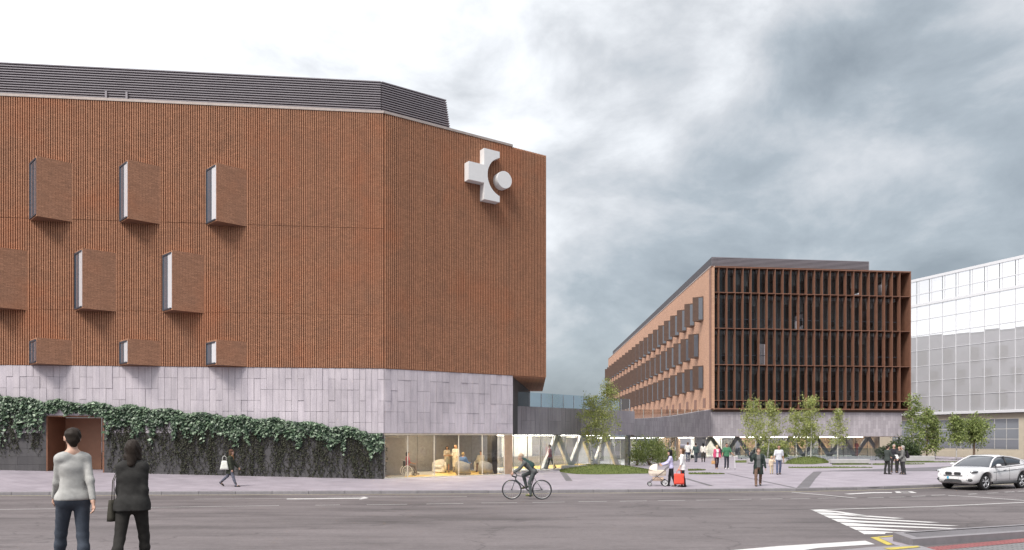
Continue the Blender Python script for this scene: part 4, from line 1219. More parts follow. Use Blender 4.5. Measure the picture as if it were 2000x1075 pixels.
b = G(1243, 909.5); make_bush('bush', 'small bush at the corner where the granite link ends', b, 0.9, 0.6, 1.5, 900, 0.12, M_tree, 53, True)
b = G(1500, 896); make_bush('bush', 'light shrub behind the bench under the two birches', b, 1.1, 0.7, 1.9, 1400, 0.15, M_birch, 54, True)
b = G(1530, 896); make_bush('bush', 'light shrub between parent and far mound before the dark struts', b, 1.0, 0.7, 2.0, 1200, 0.15, M_birch, 55, True)
b = G(1766, 900); make_bush('bush', 'rounded dark evergreen bush behind the group of standing people', b, 1.7, 1.1, 2.0, 3600, 0.17, M_bush, 56)
b = G(1727, 898); make_bush('bush', 'dark hedge clump right of the glass fence', b, 0.9, 0.7, 1.4, 1500, 0.16, M_bush, 57)

# ------------------------------------------------ grass mounds and strips
rgx = random.Random(77)
def grass_patch(name, pxs, height, blades, bl=0.07):
    """outline given as (px, near row, far row) samples"""
    pts = []
    mb = MB(); gb = MB(); nv = 7
    grid = []
    for i, (px, yn, yf) in enumerate(pxs):
        a, b2 = G(px, yn), G(px, yf); row = []
        for j in range(nv):
            t = j/(nv-1); p = a.lerp(b2, t)
            e = math.sin(math.pi*t) * math.sin(math.pi*min(1, max(0, i/(len(pxs)-1))))
            row.append(Vector((p.x, p.y, pave_z(p.x, p.y) + 0.006 + height*e)))
        grid.append(row)
    for row in grid: mb.v += [tuple(v) for v in row]
    for i in range(len(grid)-1):
        for j in range(nv-1):
            mb.f.append((i*nv+j, (i+1)*nv+j, (i+1)*nv+j+1, i*nv+j+1))
    for _ in range(blades):
        i = rgx.randrange(len(grid)-1); j = rgx.randrange(nv-1); u, v = rgx.random(), rgx.random()
        p = grid[i][j]*(1-u)*(1-v) + grid[i+1][j]*u*(1-v) + grid[i][j+1]*(1-u)*v + grid[i+1][j+1]*u*v
        w = Vector((rgx.gauss(0, 1), rgx.gauss(0, 1), 0)).normalized()*0.02; tip = p + Vector((rgx.gauss(0, .03), rgx.gauss(0, .03), bl*rgx.uniform(0.5, 1.4)))
        gb.quad(p - w, p + w, tip)
    o = struct(mb.build(name, M_grass, smooth=True))
    g = gb.build('grass', M_blade, o); g['kind'] = 'stuff'
    return o
grass_patch('grass_mound', [(1094, 922, 919), (1110, 925, 914), (1130, 926.5, 912), (1150, 927, 911), (1175, 927, 911), (1200, 926.5, 912), (1230, 926, 914), (1260, 925.5, 918), (1292, 924.5, 922)], 0.34, 4200)
grass_patch('grass_mound', [(1532, 906, 903), (1550, 907, 899), (1570, 907.3, 897), (1590, 907, 897), (1608, 905.5, 900), (1618, 904.5, 903)], 0.40, 2600, 0.10)
for k, q in enumerate(([(1222, 925, 921.5), (1245, 925, 921), (1268, 924.6, 922)], [(1345, 926.6, 924), (1380, 927, 924), (1416, 926.5, 925.5)], [(1344, 920, 917), (1362, 919.6, 917), (1378, 919, 918)],
          [(1540, 914.5, 912.5), (1600, 914.8, 912), (1650, 914.5, 912.2), (1704, 914, 913)], [(1625, 908.5, 906.3), (1665, 908.3, 906), (1702, 908, 906.5)], [(1704, 908.4, 905.6), (1755, 908, 905.6), (1806, 907, 906)],
          [(1764, 904, 901.8), (1820, 903.6, 901.6), (1878, 903, 902)], [(1436, 904, 900), (1470, 903.8, 899), (1500, 903.4, 899), (1535, 903, 900)])):
    grass_patch('grass_strip', q, 0.03, 500, 0.05)

# ------------------------------------------------ low concrete benches
def bench(px0, px1, pyb, pyt, label):
    a, b2 = G(px0, pyb), G(px1, pyb)
    d = Vector((b2.x-a.x, b2.y-a.y)); L = d.length; d.normalize()
    h = (pyb - pyt)/F*a.y
    t = thing('bench', label, 'bench', a, math.atan2(d.y, d.x), 'low concrete benches on the square')
    m = MB(); c = 0.02; w = 0.55
    m.rings([[(0,0,0.05),(L,0,0.05),(L,w,0.05),(0,w,0.05)], [(0,0,h-c),(L,0,h-c),(L,w,h-c),(0,w,h-c)], [(c,c,h),(L-c,c,h),(L-c,w-c,h),(c,w-c,h)]])
    m.build('seat_block', M_concrete, t)
    MB().box(0.08, L-0.08, 0.06, w-0.06, -0.03, 0.049).build('base', M_dark, t)
    return t
bench(1097, 1193, 918.5, 909.5, 'pale concrete bench behind the near birch mound')
bench(1462, 1536, 905.5, 896.5, 'pale concrete bench behind the parent and child')
bench(1624, 1699, 906, 897.5, 'pale concrete bench under the single small birch')
bench(1766, 1826, 901.5, 891, 'pale concrete bench right of the standing group by the glass building')
# ================================================================== PEOPLE
def surface_nets(fun, lo, hi, res):
    """closed surface of fun(p)=0 sampled on a regular grid"""
    lo = np.array(lo, float); hi = np.array(hi, float)
    n = np.maximum(4, np.ceil((hi-lo)/res).astype(int) + 1)
    ax = [lo[i] + res*np.arange(n[i]) for i in range(3)]
    X, Y, Z = np.meshgrid(*ax, indexing='ij')
    v = fun(np.stack([X, Y, Z], -1).reshape(-1, 3).astype(np.float32)).reshape(n)
    ins = v < 0
    corners = [(i, j, k) for i in (0, 1) for j in (0, 1) for k in (0, 1)]
    m = n - 1
    cnt = np.zeros(m, int)
    for c in corners: cnt += ins[c[0]:c[0]+m[0], c[1]:c[1]+m[1], c[2]:c[2]+m[2]]
    act = (cnt > 0) & (cnt < 8)
    idx = -np.ones(m, int); cells = np.argwhere(act); idx[act] = np.arange(len(cells))
    acc = np.zeros((len(cells), 3)); num = np.zeros(len(cells))
    cv = {c: v[cells[:,0]+c[0], cells[:,1]+c[1], cells[:,2]+c[2]] for c in corners}
    for a in corners:
        for d in range(3):
            if a[d] == 1: continue
            b = list(a); b[d] = 1; b = tuple(b)
            va, vb = cv[a], cv[b]; cr = (va < 0) != (vb < 0)
            t = np.where(cr, va/np.where(cr, va-vb, 1), 0)
            pt = np.array(a, float)[None] + 0.0; pt = np.repeat(pt, len(cells), 0); pt[:, d] += t
            acc[cr] += pt[cr]; num[cr] += 1
    verts = lo + res*(cells + acc/np.maximum(1, num)[:, None])
    faces = []
    for d in range(3):
        e1, e2 = (d+1) % 3, (d+2) % 3
        sl0 = [slice(None)]*3; sl1 = [slice(None)]*3
        sl0[d] = slice(0, n[d]-1); sl1[d] = slice(1, n[d])
        a, b = ins[tuple(sl0)], ins[tuple(sl1)]
        ed = np.argwhere(a != b)
        ok = (ed[:, e1] > 0) & (ed[:, e2] > 0) & (ed[:, e1] < m[e1]) & (ed[:, e2] < m[e2])
        ed = ed[ok]
        sgn = a[ed[:,0], ed[:,1], ed[:,2]]
        q = []
        for o1, o2 in ((0,0),(1,0),(1,1),(0,1)):
            c = ed.copy(); c[:, e1] -= 1-o1; c[:, e2] -= 1-o2
            q.append(idx[c[:,0], c[:,1], c[:,2]])
        q = np.stack(q, 1)
        q = np.where(sgn[:, None], q, q[:, ::-1])
        faces.append(q)
    return verts, np.concatenate(faces)

def sdf(prims, k=0.03, wrinkle=0.0):
    """smooth union of tapered capsules (a, b, ra, rb[, axis, squash])"""
    P_ = [(np.array(q[0], np.float32), np.array(q[1], np.float32), q[2], q[3], (np.array(q[4], np.float32), q[5]) if len(q) > 4 else None) for q in prims]
    def f(p):
        out = None
        for a, b, ra, rb, sq in P_:
            pp = p; aa, bb = a, b
            if sq is not None:
                axv, s = sq
                pp = p + ((p - a) @ axv)[:, None] * axv * (s - 1)
                bb = b + ((b - a) @ axv) * axv * (s - 1)
            d = bb - aa; l2 = max(1e-9, float(d @ d))
            t = np.clip(((pp - aa) @ d)/l2, 0, 1)
            dist = np.linalg.norm(pp - (aa + t[:, None]*d), axis=1) - (ra + (rb-ra)*t)
            if out is None: out = dist
            else:
                h = np.maximum(k - np.abs(out - dist), 0)/k
                out = np.minimum(out, dist) - h*h*k*0.25
        if wrinkle:
            out = out + wrinkle*(np.sin(p[:,0]*34 + 7*np.sin(p[:,2]*9 + 4*p[:,0]))*np.sin(p[:,2]*23 + 6*np.sin(p[:,0]*13 + p[:,1]*9)) + 0.7*np.sin(p[:,2]*70 + 11*np.sin(p[:,0]*9 + 3*p[:,1]) + p[:,1]*25))
        return out
    return f
def sdf_obj(name, prims, material, parent, res=0.02, k=0.03, wrinkle=0.0, cut=None, extra=None):
    pts = np.array([q[0] for q in prims] + [q[1] for q in prims], float); r = max(max(q[2], q[3]) for q in prims) + 0.05
    lo, hi = pts.min(0) - r, pts.max(0) + r
    f0 = sdf(prims, k, wrinkle)
    f = f0 if cut is None else (lambda p: np.maximum(f0(p), cut(p)))
    v, q = surface_nets(f, lo, hi, res)
    V = v.tolist(); Q = q.tolist()
    if extra is not None:
        i = len(V); V += [tuple(a) for a in extra.v]; Q += [tuple(a + i for a in fc) for fc in extra.f]
    me = bpy.data.meshes.new(name); me.from_pydata(V, [], Q); me.materials.append(material)
    me.polygons.foreach_set('use_smooth', [True]*len(me.polygons))
    return link(name, me, parent)

_fab = {}
def fabric(col, rough=0.85):
    key = tuple(round(c, 3) for c in col)
    if key not in _fab:
        _fab[key] = mat('fabric_%02d' % len(_fab), col, rough, 0, 0.16, 14, bump=0.25, spec=0.2)
    return _fab[key]
SKIN = {'a': mat('skin_light', (0.58, 0.36, 0.27), 0.55, 0, 0.06, 9), 'b': mat('skin_tan', (0.42, 0.24, 0.16), 0.55, 0, 0.06, 9), 'c': mat('skin_deep', (0.20, 0.11, 0.075), 0.55, 0, 0.06, 9)}
HAIRC = {'dark': (0.025, 0.018, 0.014), 'brown': (0.10, 0.055, 0.03), 'blond': (0.50, 0.36, 0.18), 'grey': (0.32, 0.30, 0.28), 'black': (0.012, 0.011, 0.011)}
M_eye = mat('eye_dark', (0.02, 0.015, 0.012), 0.3); M_lip = mat('lip', (0.36, 0.14, 0.12), 0.5)

def vdir(flex, abd=0.0, side=1):
    return Vector((side*math.sin(R(abd)), math.sin(R(flex))*math.cos(R(abd)), -math.cos(R(flex))*math.cos(R(abd)))).normalized()

def person(label, loc, heading, H=1.75, lean=4, legs=((18, 6), (-14, 12)), arms=((12, 8, 12, 0), (-14, 8, 14, 0)), head=(0, 0), fem=False,
           skin='a', hair='dark', hairlen=0, top=(0.5, 0.5, 0.5), sleeve=1.0, hem=0.0, bottom=(0.05, 0.06, 0.09), legcover=1.0, shoe=(0.03, 0.03, 0.03),
           coat=None, open_coat=False, skirt=None, res=0.022, pelvis=None, scarf=None, hat=None, group=None, abd=(4, 4), build_=1.0, boots=0.0):
    """legs: (thigh flexion, knee bend) right then left; arms: (flexion, abduction, elbow, inward) right then left. Faces local +y."""
    t = thing('person', label, 'person', loc, R(heading), group)
    s = H/1.75; res *= s
    Vv = lambda x, y, z: Vector((x, y, z))
    th, sh = 0.425*s, 0.415*s
    drops = []
    for (fl, kn), ab in zip(legs, abd):
        drops.append(th*math.cos(R(fl))*math.cos(R(ab)) + sh*math.cos(R(fl-kn)) + 0.075*s)
    hz = max(drops)
    pel = Vv(0, 0, hz) if pelvis is None else Vector(pelvis)
    sp = Vv(0, math.sin(R(lean)), math.cos(R(lean))); fw = Vv(0, math.cos(R(lean)), -math.sin(R(lean))); rt = Vv(1, 0, 0)
    hipw, shw = (0.092 if fem else 0.085)*s, (0.165 if fem else 0.19)*s*min(1.02, build_*1.02)
    waist = pel + sp*0.17*s; chest = pel + sp*0.36*s; shc = pel + sp*0.475*s; neck = pel + sp*0.545*s
    b = build_*s; bw = build_*s if build_ < 1 else s; bs = max(b, 0.82*s)
    torso = [(pel - rt*hipw*0.85, pel + rt*hipw*0.85, 0.108*s, 0.108*s, fw, 1.12),
             (pel - rt*0.05*s, waist - rt*0.055*s, 0.10*s, 0.092*b, fw, 1.1), (pel + rt*0.05*s, waist + rt*0.055*s, 0.10*s, 0.092*b, fw, 1.1),
             (waist - rt*0.05*bw, chest - rt*0.075*bw, 0.088*b, 0.105*b, fw, 1.12), (waist + rt*0.05*bw, chest + rt*0.075*bw, 0.088*b, 0.105*b, fw, 1.12),
             (chest - rt*0.07*bw, shc - rt*0.10*bw, 0.105*b, 0.075*b, fw, 1.1), (chest + rt*0.07*bw, shc + rt*0.10*bw, 0.105*b, 0.075*b, fw, 1.1),
             (shc - rt*shw*0.9, shc + rt*shw*0.9, 0.058*b, 0.058*b)]
    if fem: torso += [(chest - rt*0.065*s + fw*0.075*s, chest - rt*0.065*s + fw*0.08*s, 0.052*s, 0.052*s), (chest + rt*0.065*s + fw*0.075*s, chest + rt*0.065*s + fw*0.08*s, 0.052*s, 0.052*s)]
    trap = [(shc - rt*0.10*s, neck - rt*0.02*s, 0.055*s, 0.05*s), (shc + rt*0.10*s, neck + rt*0.02*s, 0.055*s, 0.05*s)]
    # head
    hy, hp = R(head[0]), R(head[1])
    hf = Vv(-math.sin(hy)*math.cos(hp), math.cos(hy)*math.cos(hp), math.sin(hp)); hr = Vv(math.cos(hy), math.sin(hy), 0); hu = hr.cross(hf)
    hs = s**0.5 if H < 1.4 else s
    hc = neck + sp*0.06*s + hu*0.10*hs + hf*0.015*hs
    hp_ = [(neck - sp*0.03*s, hc - hu*0.05*hs, 0.054*s, 0.05*hs),
           (hc - hf*0.012*hs + hu*0.022*hs, hc + hf*0.012*hs + hu*0.022*hs, 0.093*hs, 0.085*hs, hr, 1.17),
           (hc + hf*0.03*hs - hu*0.015*hs, hc + hf*0.045*hs - hu*0.082*hs, 0.062*hs, 0.036*hs),
           (hc + hf*0.088*hs + hu*0.0*hs, hc + hf*0.104*hs - hu*0.028*hs, 0.009*hs, 0.014*hs),
           (hc + hr*0.076*hs - hf*0.005*hs + hu*0.015*hs, hc + hr*0.08*hs - hf*0.01*hs - hu*0.02*hs, 0.017*hs, 0.012*hs),
           (hc - hr*0.076*hs - hf*0.005*hs + hu*0.015*hs, hc - hr*0.08*hs - hf*0.01*hs - hu*0.02*hs, 0.017*hs, 0.012*hs)]
    # limbs
    armp, sleevep, legp, trouserp, shoep = [], [], [], [], []
    hands = MB(); info = {}
    for side, (fl, ab, el, inw), nm in ((1, arms[0], 'r'), (-1, arms[1], 'l')):
        shd = shc + rt*side*shw + sp*(-0.01*s)
        u = vdir(fl, ab, side); e = shd + u*0.285*s
        f_ = vdir(fl + el, ab, side); f_ = (f_ - rt*side*math.tan(R(inw))*0.9).normalized() if inw else f_
        w = e + f_*0.25*s
        armp += [(shd, e, 0.047*s, 0.038*s), (e, w, 0.038*s, 0.026*s)]
        if sleeve > 0:
            if sleeve >= 1: sleevep += [(shd, e, 0.060*bs, 0.051*bs), (e, w - f_*0.01*s, 0.051*bs, 0.040*bs)]
            elif sleeve > 0.5: sleevep += [(shd, e, 0.060*b, 0.052*b), (e, e + f_*0.25*s*(sleeve-0.5)*2, 0.05*b, 0.045*b)]
            else: sleevep += [(shd, shd + u*0.285*s*sleeve*2, 0.063*b, 0.06*b)]
        # hand with four fingers and a thumb
        hd = (f_*1.0 + Vv(0, 0, -0.15)).normalized(); pal = (-rt*side + 0.001*fw); nrm = (pal - hd*pal.dot(hd)).normalized(); wd = hd.cross(nrm)
        pc = w + hd*0.05*s
        armp += [(w, w + hd*0.075*s, 0.026*s, 0.030*s, nrm, 1.7)]
        for i_, ln in enumerate((0.068, 0.078, 0.073, 0.058)):
            o0 = w + hd*0.085*s + wd*((i_-1.5)*0.019*s)
            o1 = o0 + (hd*0.85 + nrm*0.35)*ln*0.5*s; o2 = o1 + (hd*0.55 + nrm*0.75)*ln*0.5*s
            hands.tube([o0 - hd*0.02*s, o0, o1, o2], [0.0095*s, 0.0095*s, 0.0088*s, 0.006*s], 5)
        wt_ = wd if wd.dot(fw) > 0 else -wd
        hands.tube([w + hd*0.03*s + wt_*0.02*s, w + hd*0.06*s + wt_*0.042*s, w + hd*0.088*s + wt_*0.046*s + nrm*0.012*s], [0.013*s, 0.011*s, 0.007*s], 5)
        info[nm] = (t.matrix_world, w + hd*0.09*s)
    for side, (fl, kn), ab in ((1, legs[0], abd[0]), (-1, legs[1], abd[1])):
        h = pel + rt*side*hipw - Vv(0, 0, 0.01*s)
        d1 = vdir(fl, ab, side); k_ = h + d1*th; d2 = vdir(fl-kn, ab*0.3, side); a_ = k_ + d2*sh
        legp += [(h, k_, 0.082*s, 0.053*s), (k_ + d2*0.0, k_ + d2*sh*0.35 - fw*0.012*s, 0.052*s, 0.052*s), (k_ + d2*sh*0.35 - fw*0.012*s, a_, 0.052*s, 0.034*s)]
        ends = k_ + d2*sh*(1.07 if legcover >= 1 else max(0.0, legcover*2-1))
        if legcover > 0.5: trouserp += [(h, k_, 0.092*s, 0.063*s), (k_, k_ + d2*sh*0.35 - fw*0.012*s, 0.062*s, 0.061*s), (k_ + d2*sh*0.35 - fw*0.012*s, ends, 0.061*s, 0.056*s if not fem else 0.048*s)]
        elif legcover > 0: trouserp += [(h, h + d1*th*legcover*2, 0.094*b, 0.075*b)]
        pit = max(-60, min(50, -(fl - kn)*0.75)) if (fl - kn) < -8 else -(fl-kn)*0.5 if (fl-kn) > 20 else 0
        fd_ = Vv(0, math.cos(R(pit)), -math.sin(R(max(0, pit))) + math.sin(R(max(0, -pit))))
        sole = a_ - Vv(0, 0, 0.036*s)
        shoep += [(a_ - Vv(0, 0.0, 0.01*s), sole - fd_*0.045*s, 0.042*s, 0.036*s), (sole - fd_*0.045*s, sole + fd_*0.10*s - Vv(0, 0, 0.004), 0.037*s, 0.042*s), (sole + fd_*0.10*s - Vv(0, 0, 0.004*s), sole + fd_*0.165*s - Vv(0, 0, 0.010*s), 0.041*s, 0.03*s)]
        if boots: shoep += [(a_, a_ - d2*boots*s, 0.044*s, 0.055*s)]
        legp += [(a_, sole + fd_*0.13*s, 0.034*s, 0.028*s)]
    body = sdf_obj('body', hp_ + trap + [(q[0], q[1], q[2]*0.9, q[3]*0.9) + tuple(q[4:]) for q in torso] + armp + legp, SKIN[skin], t, res*0.9, 0.022*s, extra=hands)
    for sd in (1, -1):
        e_ = hc + hf*0.083*hs + hr*sd*0.032*hs + hu*0.014*hs
        MB().ball(e_, 0.0125*hs, n=6, m=4).build('eye', M_eye, body)
    m_ = hc + hf*0.083*hs - hu*0.052*hs
    MB().ball(m_, 0.026*hs, 0.010*hs, 0.008*hs, n=6, m=4).build('mouth', M_lip, body)
    wk = 0.0028 if res > 0.014 else 0.0013
    fwr = 0.016*s
    tp = [(q[0], q[1], q[2]+fwr, q[3]+fwr) + tuple(q[4:]) for q in torso] + [(q[0], q[1], q[2]+0.010*s, q[3]-0.012*s) for q in trap]
    tp += [(pel + sp*0.02*s, waist, 0.130*s, 0.120*bs, fw, 1.25), (waist, chest, 0.120*bs, 0.135*bs, fw, 1.25), (chest, shc - sp*0.03*s, 0.135*bs, 0.10*bs, fw, 1.3)]
    hemz = pel.z - 0.06*s - hem
    nk = neck.z + 0.01*s if lean < 30 else 99
    if lean < 30: cutf = lambda p: np.maximum(hemz - p[:, 2], p[:, 2] - nk)
    else:
        pn = np.array(pel, np.float32); spn = np.array(sp, np.float32); cutf = lambda p: -((p - pn) @ spn) - 0.05*s
    if hem > 0.05:
        tp += [(pel + rt*0.05*s, pel + rt*0.07*s - Vv(0, 0, hem + 0.1*s), 0.13*s, 0.135*s), (pel - rt*0.05*s, pel - rt*0.07*s - Vv(0, 0, hem + 0.1*s), 0.13*s, 0.135*s)]
    if coat is None:
        sdf_obj('shirt', tp + sleevep, fabric(top), t, res, 0.035*s, wk, cutf)
    else:
        col, ln = coat
        hz2 = pel.z - ln
        cp = [(q[0], q[1], q[2]+0.026*s, q[3]+0.026*s) + tuple(q[4:]) for q in torso] + [(q[0], q[1], q[2]+0.012*s, q[3]+0.012*s) + tuple(q[4:]) for q in tp[len(torso):]]
        cp += [(pel + rt*0.06*s - fw*0.01, pel + rt*0.085*s - Vv(0, 0.02, ln + 0.1), 0.135*s, 0.15*s), (pel - rt*0.06*s - fw*0.01, pel - rt*0.085*s - Vv(0, 0.02, ln + 0.1), 0.135*s, 0.15*s)]
        cp += [(q[0], q[1], q[2]+0.01*s, q[3]+0.008*s) for q in sleevep]
        def cutc(p):
            c = np.maximum(hz2 - p[:, 2], p[:, 2] - (nk + 0.02*s))
            if open_coat:
                fwn = np.array(fw, np.float32)
                c = np.maximum(c, np.minimum(0.075*s - np.abs(p[:, 0]), (p[:, 1] - (pel.y + 0.02 + (p[:, 2]-pel.z)*math.tan(R(lean))))))
            return c
        sdf_obj('shirt', tp, fabric(top), t, res, 0.035*s, wk, lambda p: np.maximum(pel.z - 0.05*s - p[:, 2], p[:, 2] - nk))
        sdf_obj('coat', cp, fabric(col), t, res, 0.04*s, wk*1.3, cutc)
    if legcover > 0:
        hipp = [(q[0], q[1], q[2]+0.010*s, q[3]+0.010*s) + tuple(q[4:]) for q in torso[:1]] + [(pel, pel + sp*0.08*s, 0.105*s, 0.10*s, fw, 1.1)]
        sdf_obj('trousers', hipp + trouserp, fabric(bottom), t, res, 0.03*s, wk)
    if skirt:
        col, ln = skirt
        sdf_obj('skirt', [(pel + rt*0.03, pel - Vv(-0.05, 0, ln + 0.1), 0.12*s, 0.15*s), (pel - rt*0.03, pel - Vv(0.05, 0, ln + 0.1), 0.12*s, 0.15*s)], fabric(col), t, res, 0.06, wk, lambda p: np.maximum(pel.z - ln - p[:, 2], p[:, 2] - pel.z - 0.1*s))
    half = len(shoep)//2
    for part in (shoep[:half], shoep[half:]): sdf_obj('shoe', part, fabric(shoe, 0.5), t, min(res, 0.018), 0.02*s)
    # hair: cap over crown and nape, plus length
    hr_ = [(hc - hf*0.022*hs + hu*0.034*hs, hc - hf*0.0*hs + hu*0.036*hs, 0.099*hs, 0.094*hs, hr, 1.14), (hc - hf*0.05*hs - hu*0.03*hs, hc - hf*0.045*hs - hu*0.06*hs, 0.062*hs, 0.045*hs)]
    if hairlen > 0:
        hr_ += [(hc - hf*0.04*hs, hc - hf*0.075*hs - hu*(0.06 + hairlen), 0.085*hs, 0.05*hs), (hc + hr*0.06*hs, hc + hr*0.075*hs - hu*(0.03 + hairlen*0.8) - hf*0.02, 0.04*hs, 0.03*hs), (hc - hr*0.06*hs, hc - hr*0.075*hs - hu*(0.03 + hairlen*0.8) - hf*0.02, 0.04*hs, 0.03*hs)]
    hcn, hfn, hun = (np.array(q, np.float32) for q in (hc, hf, hu))
    def cuth(p):
        q = p - hcn; fwd = q @ hfn; u_ = q @ hun
        return np.where(u_ < 0.062*hs, fwd - (0.02*hs + np.maximum(0, u_)*0.5), -1.0)
    sdf_obj('hair', hr_, fabric(HAIRC[hair], 0.6), t, min(res, 0.016), 0.03*hs, 0.0045, cuth)
    if hat:
        sdf_obj('hat', [(hc + hu*0.05*hs - hf*0.015*hs, hc + hu*0.062*hs - hf*0.025*hs, 0.106*hs, 0.10*hs)], fabric(hat), t, min(res, 0.016), 0.02, 0.001, lambda p: 0.035*hs - (p - hcn) @ hun)
    if scarf:
        sdf_obj('scarf', [(neck - rt*0.04 + fw*0.03, neck + rt*0.04 + fw*0.03, 0.062*s, 0.062*s), (neck + fw*0.06, chest + fw*0.11, 0.045*s, 0.035*s)], fabric(scarf), t, min(res, 0.018), 0.03, 0.003)
    t['_r'] = [float(c) for c in info['r'][1]]; t['_l'] = [float(c) for c in info['l'][1]]
    return t
def hand(t, nm):
    v = Vector(t['_' + nm]); return t.location + Matrix.Rotation(t.rotation_euler.z, 3, 'Z') @ v
def gr(px, py): return G(px, py)
def scale_h(px, py_feet, py_top):
    b = G(px, py_feet); return b, (py_feet - py_top)/F*b.y

# the couple walking away in the foreground
pm = Vector(((143-CX)/F*9.35, 9.35, road_z(0, 9.35)))
man1 = person('man in a light grey jumper and dark jeans walking away on the road', pm, 42, 1.90, 3, ((-4, 8), (22, 3)), ((-26, 3, 8, 0), (20, 0, 22, 0)), (4, 0), False, 'a', 'dark', 0, (0.40, 0.395, 0.38), 1.0, -0.05, (0.055, 0.065, 0.085), res=0.012, build_=0.72, abd=(1, 1))
pw_ = Vector(((258-CX)/F*9.45, 9.45, road_z(0, 9.45)))
wom1 = person('person in a black jacket carrying a shoulder bag beside the grey jumper', pw_, 16, 1.76, 3, ((14, 5), (-14, 22)), ((-8, 3, 14, 0), (6, 5, 34, 0)), (0, 0), True, 'a', 'dark', 0.12, (0.1, 0.1, 0.1), 1.0, 0.05, (0.028, 0.026, 0.024), coat=((0.030, 0.029, 0.028), 0.07), res=0.012, scarf=(0.06, 0.055, 0.05), boots=0.16, build_=0.74)
b = gr(450, 950.5)
wom2 = person('person in a dark green parka striding along the ivy wall with a white bag', b, -90, 1.70, 4, ((24, 4), (-26, 22)), ((6, 4, 10, 0), (14, 6, 30, 0)), (0, 0), True, 'a', 'brown', 0.08, (0.1, 0.1, 0.06), 1.0, 0.0, (0.12, 0.125, 0.16), coat=((0.045, 0.05, 0.035), 0.26), scarf=(0.25, 0.13, 0.06), hat=(0.10, 0.05, 0.035), shoe=(0.05, 0.04, 0.035), res=0.018, boots=0.1)
b = gr(1311, 950)
mum = person('person in a lilac shirt and black beanie pushing a cream pram', b, 82, 1.66, 5, ((10, 4), (-8, 8)), ((34, 4, 42, 4), (30, 6, 40, 2)), (0, 0), True, 'a', 'black', 0.22, (0.50, 0.48, 0.68), 1.0, 0.0, (0.022, 0.022, 0.026), hat=(0.02, 0.02, 0.024), shoe=(0.05, 0.05, 0.055), scarf=(0.03, 0.025, 0.03), res=0.018, boots=0.14)
b = gr(1333, 951)
lady = person('person in a loose white top holding a big red bag beside the pram', b, 78, 1.76, 2, ((3, 2), (-4, 6)), ((4, 8, 10, 0), (6, 8, 16, 0)), (20, 4), True, 'a', 'brown', 0.16, (0.82, 0.80, 0.80), 0.7, 0.10, (0.025, 0.025, 0.028), shoe=(0.015, 0.013, 0.013), res=0.018)
b = gr(1481, 949.5)
phm = person('bearded man in a long dark green coat talking on a phone', b, 168, 1.80, 4, ((20, 4), (-18, 14)), ((44, 24, 118, 6), (-6, 12, 14, 0)), (8, -8), False, 'a', 'brown', 0.02, (0.12, 0.125, 0.125), 1.0, 0.0, (0.15, 0.095, 0.07), coat=((0.03, 0.042, 0.038), 0.36), open_coat=True, shoe=(0.05, 0.045, 0.045), res=0.018)
b, h_ = scale_h(1521, 927, 872)
dad = person('man in a grey t-shirt and blue jeans leading a small child', b, 176, 1.78, 3, ((10, 3), (-10, 8)), ((8, 14, 12, 0), (-4, 8, 8, 0)), (-6, 0), False, 'b', 'dark', 0, (0.60, 0.61, 0.64), 0.42, 0.02, (0.10, 0.12, 0.19))
b = gr(1507, 926)
kid = person('small child in a cream jumper and beige trousers held by the hand', b, 172, 1.06, 3, ((8, 3), (-8, 8)), ((4, 8, 8, 0), (40, 40, 20, 0)), (-5, 0), False, 'a', 'blond', 0.02, (0.66, 0.55, 0.42), 1.0, 0.02, (0.60, 0.50, 0.34), res=0.03, build_=1.12)
b = gr(1400, 916)
pinkw = person('blonde person in a pink jacket carrying a tan handbag across the square', b, 186, 1.68, 3, ((14, 3), (-12, 10)), ((2, 10, 10, 0), (4, 8, 12, 0)), (0, 0), True, 'a', 'blond', 0.14, (0.78, 0.74, 0.72), 1.0, 0.0, (0.05, 0.03, 0.04), coat=((0.60, 0.10, 0.20), 0.06), open_coat=True, shoe=(0.5, 0.36, 0.28))
b = gr(1419, 916.5)
greenm = person('man in a green t-shirt and dark jeans walking with a crutch', b, 182, 1.82, 3, ((16, 22), (-4, 4)), ((6, 16, 12, 0), (12, 20, 40, 0)), (-14, 0), False, 'b', 'dark', 0, (0.07, 0.20, 0.11), 0.42, 0.03, (0.04, 0.042, 0.055), shoe=(0.7, 0.7, 0.7), build_=1.06)
b = gr(1343.5, 902.5)
far1 = person('person in a white t-shirt with a dark bag walking to the entrance', b, -4, 1.78, 3, ((14, 4), (-14, 16)), ((-8, 12, 10, 0), (10, 8, 12, 0)), (0, 0), False, 'b', 'brown', 0, (0.72, 0.71, 0.68), 0.42, 0.02, (0.06, 0.07, 0.11))
b = gr(1359, 903)
far2 = person('person in dark grey clothes walking into the office entrance', b, 4, 1.70, 3, ((12, 4), (-10, 12)), ((-4, 10, 10, 0), (6, 10, 12, 0)), (0, 0), False, 'a', 'dark', 0, (0.06, 0.085, 0.085), 1.0, 0.03, (0.07, 0.08, 0.10))
b = gr(1373.5, 903)
far3 = person('long haired person in a white blouse walking towards the entrance', b, -8, 1.70, 3, ((10, 3), (-12, 14)), ((-6, 10, 16, 0), (8, 10, 20, 0)), (0, 0), True, 'a', 'black', 0.3, (0.74, 0.70, 0.64), 1.0, 0.0, (0.05, 0.045, 0.04), skirt=((0.05, 0.045, 0.04), 0.35))
GRP = None
b = gr(1733, 926.5)
g1 = person('man in a dark green jacket holding out papers, outer one of the standing group', b, -78, 1.74, 2, ((3, 2), (-3, 3)), ((22, 6, 60, 10), (18, 6, 55, 10)), (0, -6), False, 'a', 'dark', 0, (0.10, 0.12, 0.11), 1.0, 0.0, (0.035, 0.035, 0.035), coat=((0.055, 0.065, 0.06), 0.10))
b = gr(1746, 923)
